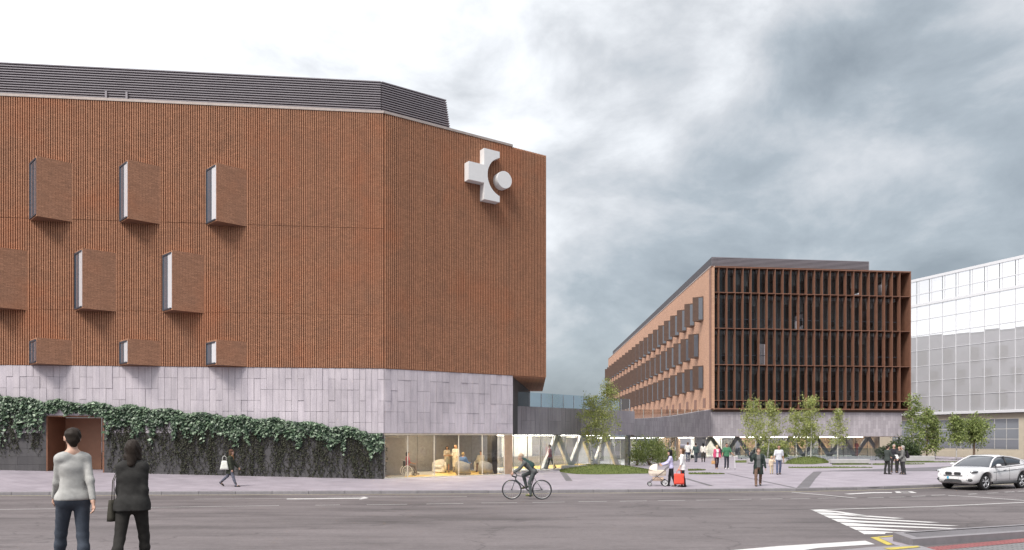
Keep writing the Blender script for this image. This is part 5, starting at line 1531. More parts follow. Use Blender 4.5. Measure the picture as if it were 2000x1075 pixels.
g2 = person('grey haired man in a black jumper facing out of the standing group', b, 172, 1.80, 0, ((2, 1), (-2, 2)), ((4, 10, 16, 0), (4, 10, 16, 0)), (-8, -4), False, 'a', 'grey', 0, (0.035, 0.034, 0.04), 1.0, 0.02, (0.045, 0.042, 0.042), abd=(7, 7))
b = gr(1757, 924)
g3 = person('person in dark clothes half hidden behind the grey hooded jacket', b, 120, 1.68, 0, ((3, 2), (-3, 3)), ((4, 8, 20, 0), (4, 8, 20, 0)), (0, 0), True, 'a', 'brown', 0.05, (0.05, 0.05, 0.05), 1.0, 0.0, (0.03, 0.03, 0.032))
b = gr(1764, 927)
g4 = person('person in a grey parka with a black backpack in the standing group', b, 66, 1.74, 2, ((2, 1), (-4, 4)), ((10, 8, 40, 4), (10, 8, 40, 4)), (0, 0), False, 'a', 'grey', 0.03, (0.22, 0.22, 0.21), 1.0, 0.0, (0.05, 0.05, 0.052), coat=((0.17, 0.17, 0.16), 0.14))
# people indoors
def inB(px, y, z=0.02):
    O2 = (C[0] + nB[0]*y, C[1] + nB[1]*y); s_, Y_ = on_line(px, O2, dB); return Vector((O2[0] + dB[0]*s_, O2[1] + dB[1]*s_, z))
def inL(px, y, z=0.02):
    n_ = (-dL[1], dL[0]); O2 = (L0[0] + n_[0]*y, L0[1] + n_[1]*y); s_, Y_ = on_line(px, O2, dL); return Vector((O2[0] + dL[0]*s_, O2[1] + dL[1]*s_, z))
def inO(px, y, z=0.02):
    n_ = (-dO[1], dO[0]); O2 = (FLc[0] + n_[0]*y, FLc[1] + n_[1]*y); s_, Y_ = on_line(px, O2, dO); return Vector((O2[0] + dO[0]*s_, O2[1] + dO[1]*s_, z))
nurse = person('person in a beige tunic standing arms folded inside the lobby', inB(873, 4.2), 200, 1.66, 0, ((2, 2), (-2, 2)), ((14, 8, 85, 35), (14, 8, 85, 35)), (0, 0), True, 'b', 'dark', 0.03, (0.42, 0.38, 0.32), 0.42, 0.0, (0.2, 0.2, 0.2), 0.0, skirt=((0.25, 0.27, 0.26), 0.36), res=0.024)
doctor = person('person in a long white coat standing inside the lobby', inB(890, 4.0), 170, 1.74, 0, ((2, 2), (-2, 2)), ((10, 10, 75, 20), (10, 10, 60, 20)), (0, 0), True, 'a', 'blond', 0.05, (0.6, 0.58, 0.5), 1.0, 0.0, (0.3, 0.28, 0.26), coat=((0.74, 0.72, 0.66), 0.55), res=0.024)
sit1 = person('person in a blue shirt seated with back to the lobby glass', inB(905, 1.15), -25, 1.74, -4, ((88, 86), (86, 84)), ((20, 14, 60, 0), (20, 14, 60, 0)), (0, 0), False, 'a', 'blond', 0, (0.16, 0.27, 0.52), 1.0, 0.0, (0.2, 0.2, 0.22), res=0.024)
sit2 = person('person in pale clothes seated on the far lobby sofa', inB(939, 4.0, 0.02), 165, 1.70, -4, ((86, 80), (84, 84)), ((24, 12, 50, 10), (20, 12, 60, 10)), (0, 0), False, 'a', 'dark', 0, (0.6, 0.58, 0.53), 1.0, 0.0, (0.2, 0.15, 0.14), res=0.024)
sit3 = person('person in a pink top sitting in a wheelchair in the lobby', inB(796, 1.9, 0.10), -70, 1.68, 0, ((84, 70), (84, 74)), ((16, 10, 60, 0), (16, 10, 60, 0)), (0, 0), True, 'b', 'dark', 0.03, (0.45, 0.14, 0.16), 0.6, 0.0, (0.18, 0.16, 0.16), res=0.024)
redp = person('person in a dark red shirt walking inside the link hall', inL(1075, 0.85), 100, 1.72, 4, ((16, 4), (-16, 16)), ((-10, 8, 14, 0), (14, 8, 20, 0)), (0, 0), False, 'c', 'black', 0, (0.20, 0.03, 0.04), 1.0, 0.04, (0.05, 0.045, 0.05), res=0.024)
redo = person('person in red scrubs standing behind the office ground floor struts', inO(1673, 1.25, 0.02), 190, 1.72, 0, ((2, 2), (-2, 2)), ((6, 8, 20, 0), (20, 8, 70, 10)), (0, 0), False, 'b', 'dark', 0, (0.42, 0.09, 0.07), 0.5, 0.06, (0.38, 0.08, 0.06), res=0.026)
# ================================================================== THINGS CARRIED, PUSHED AND RIDDEN
def soft_box(w, d, h, taper=0.9, n=5, bulge=0.12):
    """a bag-like lofted box, base at z=0"""
    rs_ = []
    for i in range(n+1):
        k = i/n; s_ = 1 + (taper-1)*k; bl = 1 + bulge*math.sin(math.pi*k)
        hx, hy = w/2*s_, d/2*(1 - 0.55*k)*bl
        ring = []
        for a in range(16):
            t_ = 2*math.pi*a/16; c_, n_ = math.cos(t_), math.sin(t_)
            ring.append((hx*math.copysign(abs(c_)**0.45, c_), hy*math.copysign(abs(n_)**0.6, n_), h*k))
        rs_.append(ring)
    return MB().rings(rs_)
def bag(name, label, loc, rz, w, d, h, col, handle_h, taper=0.9, cat='bag', hcol=None, hr=0.010):
    t = thing(name, label, cat, loc, rz)
    soft_box(w, d, h, taper).build('pouch', fabric(col, 0.7), t, smooth=True)
    for sy in (-1, 1):
        pts = [(-w*0.22, sy*d*0.18, h*0.97), (-w*0.2, sy*d*0.1, h + handle_h*0.7), (0, sy*0.01, h + handle_h), (w*0.2, sy*d*0.1, h + handle_h*0.7), (w*0.22, sy*d*0.18, h*0.97)]
        MB().tube(pts, hr, 5).build('handle', fabric(hcol or col, 0.6), t, smooth=True)
    return t
p = hand(lady, 'l'); bag('shopping_bag', 'big bright red shopping bag carried beside the cream pram', (p.x, p.y - 0.06, p.z - 0.66), R(-6), 0.46, 0.16, 0.48, (0.72, 0.085, 0.055), 0.18, 0.97)
p = hand(pinkw, 'r'); bag('handbag', 'small tan handbag held by the pink jacket', (p.x - 0.04, p.y - 0.04, p.z - 0.38), R(8), 0.27, 0.12, 0.23, (0.55, 0.31, 0.14), 0.13)
p = hand(far1, 'r'); bag('handbag', 'dark holdall held by the white t-shirt near the entrance', (p.x + 0.05, p.y, p.z - 0.42), R(20), 0.34, 0.14, 0.28, (0.02, 0.02, 0.022), 0.12)
p = wom1.location; bag('shoulder_bag', 'dark olive bag hanging at the hip of the black jacket', (p.x - 0.19, p.y - 0.02, p.z + 0.70), R(72), 0.25, 0.11, 0.27, (0.05, 0.046, 0.036), 0.34, hr=0.006)
p = wom2.location; bag('tote_bag', 'white tote bag slung behind the dark green parka by the ivy', (p.x - 0.17, p.y - 0.26, p.z + 0.76), R(14), 0.38, 0.12, 0.40, (0.74, 0.74, 0.68), 0.22, 0.55)
# phone and papers
p = hand(phm, 'r'); ph_ = thing('phone', 'small black phone held to the ear of the bearded man', 'phone', (p.x + 0.02, p.y - 0.01, p.z - 0.03), R(20))
MB().box(-0.037, 0.037, -0.006, 0.004, -0.075, 0.075).build('case', M_dark, ph_); MB().box(-0.033, 0.033, -0.008, -0.0062, -0.068, 0.068).build('screen', M_greyglass, ph_)
p = hand(g1, 'r'); pp_ = thing('papers', 'white papers held out by the man in the dark green jacket', 'papers', (p.x + 0.04, p.y, p.z), R(20))
MB().boxm(Matrix.Rotation(R(60), 4, 'X'), 0.21, 0.29, 0.006).build('sheet', M_white, pp_); MB().boxm(Matrix.Translation((0.02, -0.01, 0.006)) @ Matrix.Rotation(R(56), 4, 'X'), 0.21, 0.29, 0.004).build('sheet', M_white, pp_)
def backpack(label, loc, rz, tilt, w, d, h, col):
    t = thing('backpack', label, 'backpack', loc, rz)
    soft_box(w, d, h, 0.82, 6, 0.3).build('pouch', fabric(col, 0.7), t, smooth=True, M=Matrix.Rotation(tilt, 4, 'X'))
    soft_box(w*0.7, d*0.5, h*0.45, 0.9, 5, 0.2).build('pocket', fabric(scl(col, 0.8), 0.7), t, smooth=True, M=Matrix.Rotation(tilt, 4, 'X') @ Matrix.Translation((0, -d*0.42, h*0.08)))
    for sx in (-1, 1):
        MB().tube([(sx*w*0.32, d*0.3, h*0.1), (sx*w*0.36, d*0.75, h*0.35), (sx*w*0.36, d*0.8, h*0.75), (sx*w*0.28, d*0.35, h*0.97)], 0.016, 5).build('strap', fabric(scl(col, 0.6), 0.7), t, smooth=True, M=Matrix.Rotation(tilt, 4, 'X'))
    return t
fq = Vector((-math.sin(R(66)), math.cos(R(66)), 0))
backpack('small black backpack worn over the grey parka', g4.location - fq*0.24 + Vector((0, 0, 0.98)), R(66), R(-4), 0.30, 0.16, 0.44, (0.025, 0.022, 0.026))
# crutch
p = hand(greenm, 'l'); cr = thing('crutch', 'pale metal crutch in the hand of the man in green', 'crutch', (p.x + 0.03, p.y - 0.02, 0))
MB().tube([(0.03, 0, 0), (0, 0, p.z)], 0.018, 6).build('shaft', M_white, cr); MB().tube([(0, -0.07, p.z), (0, 0.07, p.z)], 0.018, 6).build('grip', M_dark, cr)
MB().tube([(0, 0, p.z), (-0.03, 0.04, p.z + 0.24)], 0.014, 6).build('cuff', M_pale, cr)
MB().tube([(0.031, 0, -0.004), (0.028, 0, 0.05)], 0.026, 6).build('foot', M_black, cr)

# ------------------------------------------------ wheels
def spoked_wheel(parent, c, ax, r, tw, nsp, rimm, tyrem, M=None, name='wheel', hubm=None, sp=0.004):
    w = MB().torus(c, ax, r - tw, tw, 32, 8).build(name, tyrem, parent, smooth=True, M=M)
    MB().torus(c, ax, r - 2.3*tw, tw*0.7, 32, 6).build('rim', rimm, w, smooth=True)
    a = Vector(ax).normalized(); u = a.orthogonal().normalized(); v = a.cross(u); c = Vector(c)
    m = MB()
    for i in range(nsp):
        t_ = 2*math.pi*i/nsp; d = math.cos(t_)*u + math.sin(t_)*v
        m.tube([c + a*0.02*(1 if i % 2 else -1), c + d*(r - 2.3*tw)], sp, 4, False)
    m.build('spokes', rimm, w)
    MB().tube([c - a*0.035, c + a*0.035], 0.022, 8).build('hub', hubm or M_dark, w, smooth=True)
    return w
M_steel = mat('bare_steel', (0.45, 0.45, 0.46), 0.3, 0.9)
M_bike = mat('dark_frame_paint', (0.05, 0.055, 0.06), 0.35)
# ------------------------------------------------ bicycle and rider
bp = G(1029, 976, road_z)
BH = 90 - 2
bike = thing('bicycle', 'dark road bicycle ridden along the road past the link', 'bicycle', bp, R(BH), scale=1.04)
rw, fwx = (0, -0.54, 0.355), (0, 0.54, 0.355)
for c_ in (rw, fwx): spoked_wheel(bike, c_, (1, 0, 0), 0.355, 0.019, 18, M_steel, M_black, sp=0.0028)
bb = Vector((0, -0.09, 0.29)); st = Vector((0, -0.27, 0.84)); ht = Vector((0, 0.37, 0.86)); hb = Vector((0, 0.41, 0.72))
fm = MB(); fm.tube([bb, st], 0.017, 8); fm.tube([st - Vector((0, -0.02, 0.06)), ht], 0.017, 8); fm.tube([bb, hb], 0.021, 8); fm.tube([ht + Vector((0, -0.01, 0.05)), hb], 0.02, 8)
for sx in (-1, 1):
    fm.tube([bb + Vector((sx*0.03, 0, 0)), Vector((sx*0.055, -0.54, 0.355))], 0.011, 6); fm.tube([st + Vector((sx*0.02, 0, -0.08)), Vector((sx*0.055, -0.54, 0.355))], 0.009, 6)
fm.build('frame', M_bike, bike, smooth=True)
fk = MB()
for sx in (-1, 1): fk.tube([hb + Vector((sx*0.03, 0.0, 0)), Vector((sx*0.05, 0.47, 0.55)), Vector((sx*0.05, 0.54, 0.355))], 0.012, 6)
fk.build('fork', M_bike, bike, smooth=True)
MB().tube([st, Vector((0, -0.29, 0.96))], 0.013, 8).build('seat_post', M_steel, bike, smooth=True)
MB().rings([[(x_*w_, y_, z_) for x_, z_ in ((-1, 0.97), (-0.6, 0.995), (0.6, 0.995), (1, 0.97), (0, 0.955))] for y_, w_ in ((-0.41, 0.05), (-0.38, 0.075), (-0.30, 0.06), (-0.20, 0.022), (-0.14, 0.016))]).build('saddle', M_black, bike, smooth=True)
hbm = MB(); hbm.tube([(0, 0.37, 0.90), (0, 0.45, 0.96)], 0.014, 8)
hbm.tube([(-0.2, 0.40, 0.80), (-0.2, 0.52, 0.84), (-0.2, 0.57, 0.93), (-0.2, 0.47, 0.965), (0, 0.45, 0.965), (0.2, 0.47, 0.965), (0.2, 0.57, 0.93), (0.2, 0.52, 0.84), (0.2, 0.40, 0.80)], 0.013, 7)
hbm.build('handlebar', M_black, bike, smooth=True)
MB().torus(bb + Vector((0.05, 0, 0)), (1, 0, 0), 0.09, 0.008, 24, 5).build('chainring', M_steel, bike, smooth=True)
for sx, sz in ((1, 1), (-1, -1)):
    k_ = bb + Vector((sx*0.07, sz*0.03, sz*0.165))
    ck = MB().tube([bb + Vector((sx*0.06, 0, 0)), k_], 0.012, 6).build('crank', M_steel, bike, smooth=True)
    MB().boxm(Matrix.Translation(k_ + Vector((sx*0.05, 0, 0))), 0.09, 0.09, 0.022).build('pedal', M_black, ck)
MB().tube([bb + Vector((0.05, 0, 0.09)), Vector((0.05, -0.54, 0.39))], 0.005, 4).build('chain', M_dark, bike)
rider = person('cyclist in dark grey clothes and a pale cap bent over a road bicycle', bp, BH, 1.78, 47, ((72, 88), (24, 30)), ((44, 4, 14, 0), (42, 4, 16, 0)), (0, -14), False, 'a', 'grey', 0, (0.10, 0.105, 0.105), 1.0, 0.0, (0.085, 0.095, 0.095), hat=(0.42, 0.31, 0.22), shoe=(0.14, 0.15, 0.06), pelvis=(0, -0.27, 1.04), res=0.018)
fr_ = Vector((-math.sin(R(BH)), math.cos(R(BH)), 0))
bpk = backpack('dark green backpack on the back of the cyclist', bp + fr_*(-0.235) + Vector((0, 0, 1.20)), R(BH), R(-47), 0.32, 0.20, 0.50, (0.035, 0.07, 0.065))

# ------------------------------------------------ pram
pp0 = G(1285, 949.5)
pram = thing('pram', 'cream pram with a folding hood pushed along the pavement', 'pram', pp0, R(84))
cream = fabric((0.80, 0.70, 0.58), 0.8); peach = fabric((0.74, 0.56, 0.42), 0.8)
def sect(y, w, z0, z1): return [(w*c_*0.5, y, z0 + (z1-z0)*k_) for c_, k_ in ((-0.72, 0), (0.72, 0), (1, 0.5), (1.05, 1), (-1.05, 1), (-1, 0.5))]
MB().rings([sect(0.42, 0.28, 0.58, 0.69), sect(0.38, 0.36, 0.49, 0.70), sect(0.25, 0.40, 0.46, 0.70), sect(-0.25, 0.40, 0.46, 0.70), sect(-0.36, 0.34, 0.50, 0.70)]).build('bassinet', cream, pram, smooth=False)
hd_rings = []
for i in range(8):
    a = R(-8 + 112*i/7)
    ring = []
    for j in range(9):
        u = math.pi*j/8
        ring.append((0.215*math.cos(u), 0.08 + 0.34*math.sin(a)*1.0*(0.35 + 0.65*math.sin(u)), 0.705 + 0.31*math.cos(a)*math.sin(u) if a < R(90) else 0.705 + 0.02*math.sin(u)))
    hd_rings.append(ring)
MB().rings(hd_rings, closed=False, caps=False).build('hood', cream, pram, smooth=True)
MB().box(-0.2, 0.2, -0.34, 0.10, 0.701, 0.73).build('apron', cream, pram)
MB().rings([sect(0.24, 0.30, 0.24, 0.40), sect(-0.24, 0.30, 0.24, 0.40)]).build('basket', peach, pram)
cm = MB()
for sx in (-1, 1):
    cm.tube([(sx*0.22, -0.62, 1.0), (sx*0.22, -0.50, 0.90), (sx*0.22, 0.16, 0.36), (sx*0.20, 0.36, 0.18)], 0.013, 6)
    cm.tube([(sx*0.22, 0.12, 0.52), (sx*0.22, -0.30, 0.17)], 0.013, 6)
cm.tube([(-0.2, 0.36, 0.18), (0.2, 0.36, 0.18)], 0.012, 6); cm.tube([(-0.26, -0.30, 0.17), (0.26, -0.30, 0.17)], 0.012, 6)
cm.build('chassis', M_dark, pram, smooth=True)
MB().tube([(-0.22, -0.62, 1.0), (0.22, -0.62, 1.0)], 0.02, 8).build('handle', M_black, pram, smooth=True)
for sx in (-1, 1):
    spoked_wheel(pram, (sx*0.28, -0.30, 0.155), (1, 0, 0), 0.155, 0.02, 10, M_white, M_black, sp=0.010)
    spoked_wheel(pram, (sx*0.20, 0.38, 0.095), (1, 0, 0), 0.095, 0.016, 8, M_white, M_black, sp=0.006)

# ------------------------------------------------ white car
M_car = mat('pearl_white_paint', (0.66, 0.65, 0.66), 0.25, 0, 0.01, 1, coat=1.0)
M_carglass = mirror_glass('car_glass', (0.035, 0.04, 0.05), 0.02, 0.0, 0.6, 1.0)
M_rim = mat('alloy_rim', (0.62, 0.62, 0.64), 0.3, 0.6, 0.03)
M_lens = mirror_glass('headlamp_lens', (0.55, 0.56, 0.58), 0.05, 0.5)
M_plate = mat('plate_white', (0.80, 0.80, 0.80), 0.4, 0, 0.02); M_plateblue = mat('plate_blue', (0.10, 0.42, 0.62), 0.4, 0, 0.02)
M_clad = mat('grey_cladding', (0.055, 0.055, 0.058), 0.6)
kt = Vector((26.7 - 20.6, 38.5 - 35.3, 0)).normalized()      # direction of the kerb here
wheel_near = G(1921, 958, road_z)
fwd = -kt; side = Vector((-fwd.y, fwd.x, 0))   # car's left is towards the camera
Lc, xf, xr, wr, tr_ = 4.75, 1.44, -1.42, 0.375, 0.80
c0 = wheel_near - fwd*xf - side*tr_
car = thing('car', 'white coupe style sport utility car driving along the kerb', 'car', (c0.x, c0.y, road_z(c0.x, c0.y)), math.atan2(fwd.y, fwd.x))
def lerp_tab(tab, x):
    for (a, b), (c, d) in zip(tab, tab[1:]):
        if x <= c: return b + (d-b)*(x-a)/(c-a) if c > a else d
    return tab[-1][1]
topz = [(-2.40, 0.80), (-2.34, 1.02), (-2.2, 1.13), (-1.7, 1.12), (-1.0, 1.08), (0.0, 1.03), (0.95, 1.02), (1.3, 1.015), (1.8, 0.985), (2.12, 0.93), (2.30, 0.84), (2.38, 0.70)]
halfw = [(-2.40, 0.70), (-2.25, 0.86), (-1.9, 0.95), (-1.4, 0.975), (0, 0.955), (1.4, 0.97), (1.85, 0.935), (2.15, 0.86), (2.30, 0.76), (2.38, 0.62)]
botz = [(-2.40, 0.48), (-2.2, 0.34), (-1.8, 0.28), (1.8, 0.26), (2.2, 0.28), (2.38, 0.36)]
xs_ = sorted(set([-2.40, -2.36, -2.3, -2.2, -2.05] + [xr + 0.46*math.cos(R(a)) for a in range(0, 181, 15)] + [-0.8, -0.4, 0, 0.4, 0.8] + [xf + 0.46*math.cos(R(a)) for a in range(0, 181, 15)] + [2.0, 2.1, 2.2, 2.28, 2.34, 2.38]))
rings = []
for x in xs_:
    zt_, w, zb_ = lerp_tab(topz, x), lerp_tab(halfw, x), lerp_tab(botz, x)
    for xc in (xf, xr):
        d = abs(x - xc)
        if d < 0.46: zb_ = max(zb_, wr + math.sqrt(0.46**2 - d**2)*0.98)
    prof = [(0, zb_), (0.80*w, zb_), (0.955*w, max(zb_ + 0.004, 0.36)), (0.99*w, max(zb_ + 0.008, 0.52)), (w, max(zb_ + 0.012, 0.70)), (0.985*w, max(zb_ + 0.016, zt_ - 0.17)), (0.94*w, max(zb_ + 0.02, zt_ - 0.05)), (0.84*w, zt_), (0.4*w, zt_ + 0.025), (0, zt_ + 0.03)]
    ring = [(x, -y, z) for y, z in prof] + [(x, y, z) for y, z in prof[-2:0:-1]]
    rings.append(ring)
body = MB().rings(rings).build('body', M_car, car, smooth=True)
body.data.polygons.foreach_set('use_smooth', [True]*len(body.data.polygons))
roofz = [(-2.22, 1.13), (-1.9, 1.24), (-1.4, 1.40), (-0.9, 1.50), (-0.35, 1.545), (0.1, 1.52), (0.45, 1.40), (0.75, 1.22), (1.05, 1.0)]
def gh(x, off=0.0):
    zr, zb_ = lerp_tab(roofz, x), lerp_tab(topz, x) - 0.03
    zr = max(zr, zb_ + 0.012); k_ = min(1, (zr - zb_)/0.5)
    wb_, wr_ = 0.86 + 0.0*x, 0.86 - 0.25*k_
    pr = [(wb_, zb_), (wb_ - (wb_-wr_)*0.6, zb_ + (zr-zb_)*0.6), (wr_, zr - 0.05*k_), (wr_*0.72, zr - 0.005), (0, zr + 0.012*k_)]
    return [(y + off*(0.3), z + off) for y, z in pr]
gx_ = [-2.22, -2.1, -1.9, -1.65, -1.4, -1.15, -0.9, -0.6, -0.35, -0.1, 0.1, 0.28, 0.45, 0.6, 0.75, 0.9, 1.05]
MB().rings([[(x, -y, z) for y, z in gh(x)] + [(x, y, z) for y, z in gh(x)[-2::-1]] for x in gx_]).build('window_glass', M_carglass, car, smooth=True)
rx_ = [x for x in gx_ if -1.5 < x < 0.2] + [0.2]
MB().rings([[(x, -y, z) for y, z in gh(x, 0.012)[2:]] + [(x, y, z) for y, z in gh(x, 0.012)[2:][-2::-1]] for x in rx_], closed=False, caps=False).build('roof', M_car, car, smooth=True)
for sy in (-1, 1):
    MB().tube([(x, sy*gh(x, 0.006)[2][0], gh(x, 0.006)[2][1]) for x in gx_], [0.045 if x < -1.0 else 0.036 for x in gx_], 6).build('roof_rail', M_car, car, smooth=True)
    MB().tube([(x, sy*(gh(x)[0][0] + 0.012), gh(x)[0][1] + 0.035) for x in gx_[:-2]], 0.03, 6).build('window_sill_trim', M_car, car, smooth=True)
    MB().tube([(-0.30, sy*0.865, 1.02), (-0.36, sy*0.66, 1.49)], 0.028, 6).build('door_pillar', M_dark, car, smooth=True)
    # rear quarter panel under the sloping roof
    q = MB(); zq = lambda x: lerp_tab(roofz, x)
    q.add([(-1.35, sy*0.885, 1.06), (-2.2, sy*0.86, 1.10), (-1.9, sy*0.79, 1.25), (-1.55, sy*0.74, 1.345), (-1.42, sy*0.80, 1.2)], [(0, 1, 2, 3, 4) if sy > 0 else (4, 3, 2, 1, 0)])
    q.build('quarter_panel', M_car, car)
    mm = MB().ball((0.72, sy*1.05, 1.10), 0.09, 0.12, 0.075).build('mirror', M_car, car, smooth=True)
    MB().tube([(0.74, sy*0.88, 1.03), (0.73, sy*1.0, 1.07)], 0.025, 6).build('mirror_arm', M_dark, mm)
    MB().ball((2.06, sy*0.745, 0.84), 0.27, 0.15, 0.085, 12, 8).build('headlight', M_lens, car, smooth=True)
    MB().ball((2.10, sy*0.79, 0.838), 0.22, 0.12, 0.05, 10, 6).build('headlight_bezel', M_dark, car, smooth=True)
    g_ = MB().prism_xz([(-0.155, -0.075), (0.155, -0.075), (0.165, 0.03), (0.12, 0.075), (-0.12, 0.075), (-0.165, 0.03)], -0.05, 0.05).build('grille', M_rim, car, M=Matrix.Translation((2.345, sy*0.20, 0.755)) @ Matrix.Rotation(R(90), 4, 'Z') @ Matrix.Rotation(R(14), 4, 'X'))
    MB().prism_xz([(-0.13, -0.058), (0.13, -0.058), (0.14, 0.022), (0.105, 0.058), (-0.105, 0.058), (-0.14, 0.022)], -0.06, -0.01).build('mesh_insert', M_clad, g_)
    fi = MB().ball((2.27, sy*0.62, 0.47), 0.11, 0.18, 0.095, 10, 6).build('air_intake', M_clad, car, smooth=True)
    MB().ball((2.36, sy*0.62, 0.47), 0.04, 0.05, 0.04, 8, 5).build('fog_light', M_lens, fi, smooth=True)
    MB().tube([(x, sy*(lerp_tab(halfw, x)*0.955), 0.31) for x in (0.92, 0.5, 0, -0.5, -0.9)], 0.065, 6).build('sill_cladding', M_clad, car, smooth=True)
    for xd in (0.55, -0.30, -1.05):
        pass
    MB().tube([(0.95, sy*0.962, 0.80), (0.2, sy*0.957, 0.85), (-0.8, sy*0.962, 0.90), (-1.6, sy*0.972, 0.93)], 0.008, 4).build('body_crease', M_clad, car)
    for xd in (0.15, -0.85):
        MB().tube([(xd, sy*0.95, 0.905), (xd - 0.2, sy*0.955, 0.912)], 0.017, 6).build('door_handle', M_car, car, smooth=True)
    for xd in (0.72, -0.33, -1.05):
        MB().tube([(xd, sy*0.951, 0.42), (xd + 0.02, sy*0.962, 0.70), (xd, sy*0.945, 0.90), (xd - 0.03, sy*0.90, 1.0)], 0.007, 4).build('door_gap', M_clad, car)
    for xw in (xf, xr):
        # tyre, rim and spokes
        prof_ = [(0.25, -0.10), (0.33, -0.115), (0.368, -0.09), (wr, -0.05), (wr, 0.05), (0.368, 0.09), (0.33, 0.115), (0.25, 0.10)]
        rr_ = [[(xw + rad*math.cos(2*math.pi*i/32), sy*tr_ + yy_*sy*1.0, wr + rad*math.sin(2*math.pi*i/32)) for rad, yy_ in prof_] for i in range(33)]
        tyre = MB().rings(rr_, closed=True, caps=False).build('wheel', M_black, car, smooth=True)
        rm = MB().torus((xw, sy*(tr_ + 0.085), wr), (0, 1, 0), 0.255, 0.018, 30, 6)
        for i in range(5):
            for dd_ in (-7, 7):
                a = R(72*i + 90 + dd_)
                rm.tube([(xw + 0.04*math.cos(a), sy*(tr_+0.09), wr + 0.04*math.sin(a)), (xw + 0.25*math.cos(a + R(dd_*0.4)), sy*(tr_+0.085), wr + 0.25*math.sin(a + R(dd_*0.4)))], 0.02, 5)
        rm.tube([(xw, sy*(tr_+0.06), wr), (xw, sy*(tr_+0.105), wr)], 0.06, 10)
        rm.build('rim', M_rim, tyre, smooth=True)
        MB().tube([(xw, sy*(tr_-0.05), wr), (xw, sy*(tr_+0.02), wr)], 0.25, 20).build('brake_disc', M_clad, tyre)
MB().box(-1.95, 1.95, -0.62, 0.62, 0.22, 0.66).build('underbody', M_black, car)
MB().prism_xz([(-0.42, -0.06), (0.42, -0.06), (0.34, 0.055), (-0.34, 0.055)], -0.03, 0.06).build('lower_intake', M_clad, car, M=Matrix.Translation((2.385, 0, 0.42)) @ Matrix.Rotation(R(90), 4, 'Z'))
MB().box(2.27, 2.405, -0.42, 0.42, 0.645, 0.67).build('bumper_slot', M_clad, car)
pt = MB().box(2.40, 2.42, -0.26, 0.26, 0.50, 0.61).build('number_plate', M_plate, car)
MB().box(2.421, 2.424, -0.26, -0.17, 0.502, 0.608).build('plate_band', M_plateblue, pt)

# ------------------------------------------------ lobby furniture
M_sofa = fabric((0.36, 0.35, 0.33), 0.8); M_sofaw = fabric((0.70, 0.68, 0.64), 0.8)
def armchair(label, loc, rz, m):
    t = thing('armchair', label, 'armchair', loc, rz)
    def rb(w, d, h, z0, bul=0.1):
        o = soft_box(w, d, h, 0.97, 5, bul); o.v = [(x_, y_, z_ + z0) for x_, y_, z_ in o.v]; return o
    rb(0.62, 0.62, 0.16, 0.30).build('seat', m, t, smooth=True)
    rb(0.80, 0.78, 0.28, 0.03, 0.02).build('base', m, t, smooth=True)
    n_ = 11; r0 = []
    sh_o, sh_i, sh_t = [], [], []
    for i in range(n_):
        a = R(-25 - 130 - 0 + 0) + R(0)
        a = R(180 + 0) * 0 + R(200 + 140*i/(n_-1))
        sh_o.append((0.47*math.cos(a), 0.45*math.sin(a)))
    rings_ = []
    for i in range(n_):
        a = R(185 + 170*i/(n_-1)); h_ = 0.62 + 0.20*math.sin(math.pi*i/(n_-1))
        co, si = math.cos(a), math.sin(a)
        rings_.append([(0.36*co, 0.36*si, 0.12), (0.47*co, 0.47*si, 0.12), (0.50*co, 0.50*si, 0.40), (0.46*co, 0.46*si, h_), (0.37*co, 0.37*si, h_), (0.35*co, 0.35*si, 0.40)])
    MB().rings(rings_).build('backrest', m, t, smooth=True)
    for a in range(4): MB().tube([(0.26*(1 if a % 2 else -1), 0.24*(1 if a > 1 else -1), 0), (0.26*(1 if a % 2 else -1), 0.24*(1 if a > 1 else -1), 0.05)], 0.025, 6).build('leg', M_dark, t)
    return t
armchair('grey tub armchair with the blue shirted sitter, back to the lobby glass', inB(905, 1.0, 0.02), R(-25), M_sofa)
armchair('empty grey tub armchair near the dark column, back to the lobby glass', inB(950, 0.95, 0.02), R(-35), M_sofa)
armchair('pale armchair standing empty beside the two standing lobby staff', inB(857, 4.4, 0.02), R(160), M_sofaw)
armchair('pale armchair facing the lobby glass with a pale dressed sitter', inB(939, 4.15, 0.02), R(165), M_sofaw)
wc = thing('wheelchair', 'wheelchair with thin pale wheels and a dark seat in the lobby', 'wheelchair', inB(796, 1.9, 0.02), R(-70))
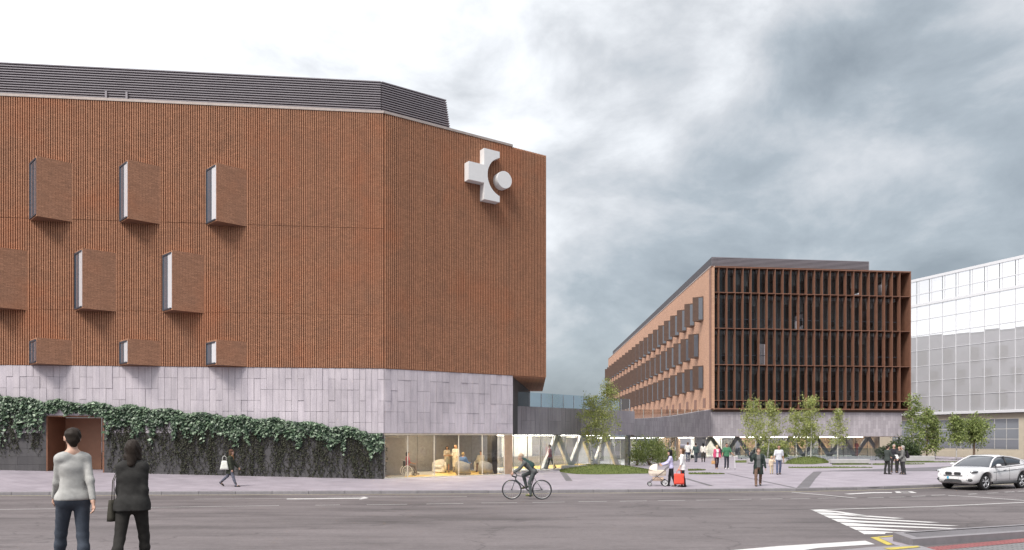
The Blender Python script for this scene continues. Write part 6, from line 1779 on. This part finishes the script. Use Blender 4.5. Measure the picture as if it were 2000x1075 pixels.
for sx in (-1, 1):
    spoked_wheel(wc, (sx*0.29, -0.08, 0.30), (1, 0, 0), 0.30, 0.014, 14, M_white, M_white, sp=0.004)
    spoked_wheel(wc, (sx*0.24, 0.38, 0.09), (1, 0, 0), 0.09, 0.015, 6, M_white, M_dark, sp=0.006)
    MB().tube([(sx*0.24, -0.30, 0.95), (sx*0.24, -0.20, 0.90), (sx*0.24, -0.18, 0.48), (sx*0.24, 0.28, 0.46), (sx*0.2, 0.50, 0.12), (sx*0.2, 0.60, 0.10)], 0.013, 6).build('frame_tube', M_steel, wc, smooth=True)
MB().box(-0.23, 0.23, -0.18, 0.26, 0.44, 0.475).build('seat', M_dark, wc); MB().box(-0.23, 0.23, -0.22, -0.19, 0.48, 0.86).build('backrest', M_dark, wc)
# office chairs seen through the tinted glazing
def make_chair():
    t = thing('office_chair', 'dark office chair behind the tinted glazing between the rust fins', 'chair', (0, 0, 0), 0, 'office chairs behind the tinted glazing')
    soft_box(0.5, 0.5, 0.10, 0.95).build('seat', M_dark, t, smooth=True, M=Matrix.Translation((0, 0, 0.45)))
    soft_box(0.48, 0.12, 0.70, 0.85).build('backrest', M_dark, t, smooth=True, M=Matrix.Translation((0, -0.25, 0.58)))
    MB().tube([(0, 0, 0.06), (0, 0, 0.46)], 0.03, 6).build('post', M_dark, t)
    m = MB()
    for i in range(5): m.tube([(0, 0, 0.09), (0.3*math.cos(R(72*i)), 0.3*math.sin(R(72*i)), 0.04)], 0.025, 5)
    m.build('star_base', M_dark, t)
    return t
proto = None; rc = random.Random(4)
ordn = ('first', 'second', 'third', 'fourth', 'fifth', 'sixth', 'last')
for zf, fn in ((6.32, 'lowest'), (10.25, 'middle'), (14.25, 'upper')):
    for k in range(7):
        xx = 2.0 + k*2.95 + rc.uniform(-0.9, 0.9); yy = rc.uniform(1.1, 1.6)
        w = Vector((FLc[0] + dO[0]*xx - dO[1]*yy, FLc[1] + dO[1]*xx + dO[0]*yy, zf)); rz_ = rc.uniform(0, 6.28)
        if proto is None: proto = make_chair(); o = proto
        else:
            o = proto.copy(); COL.objects.link(o)
            for ch_ in list(proto.children):
                c2 = ch_.copy(); COL.objects.link(c2); c2.parent = o
        o.location = w; o.rotation_euler = (0, 0, rz_)
        o['label'] = 'dark office chair, %s along from the brick flank on the %s tall glazed floor' % (ordn[k], fn)
for o in bpy.data.objects:
    for k_ in ('_r', '_l'):
        if k_ in o: del o[k_]
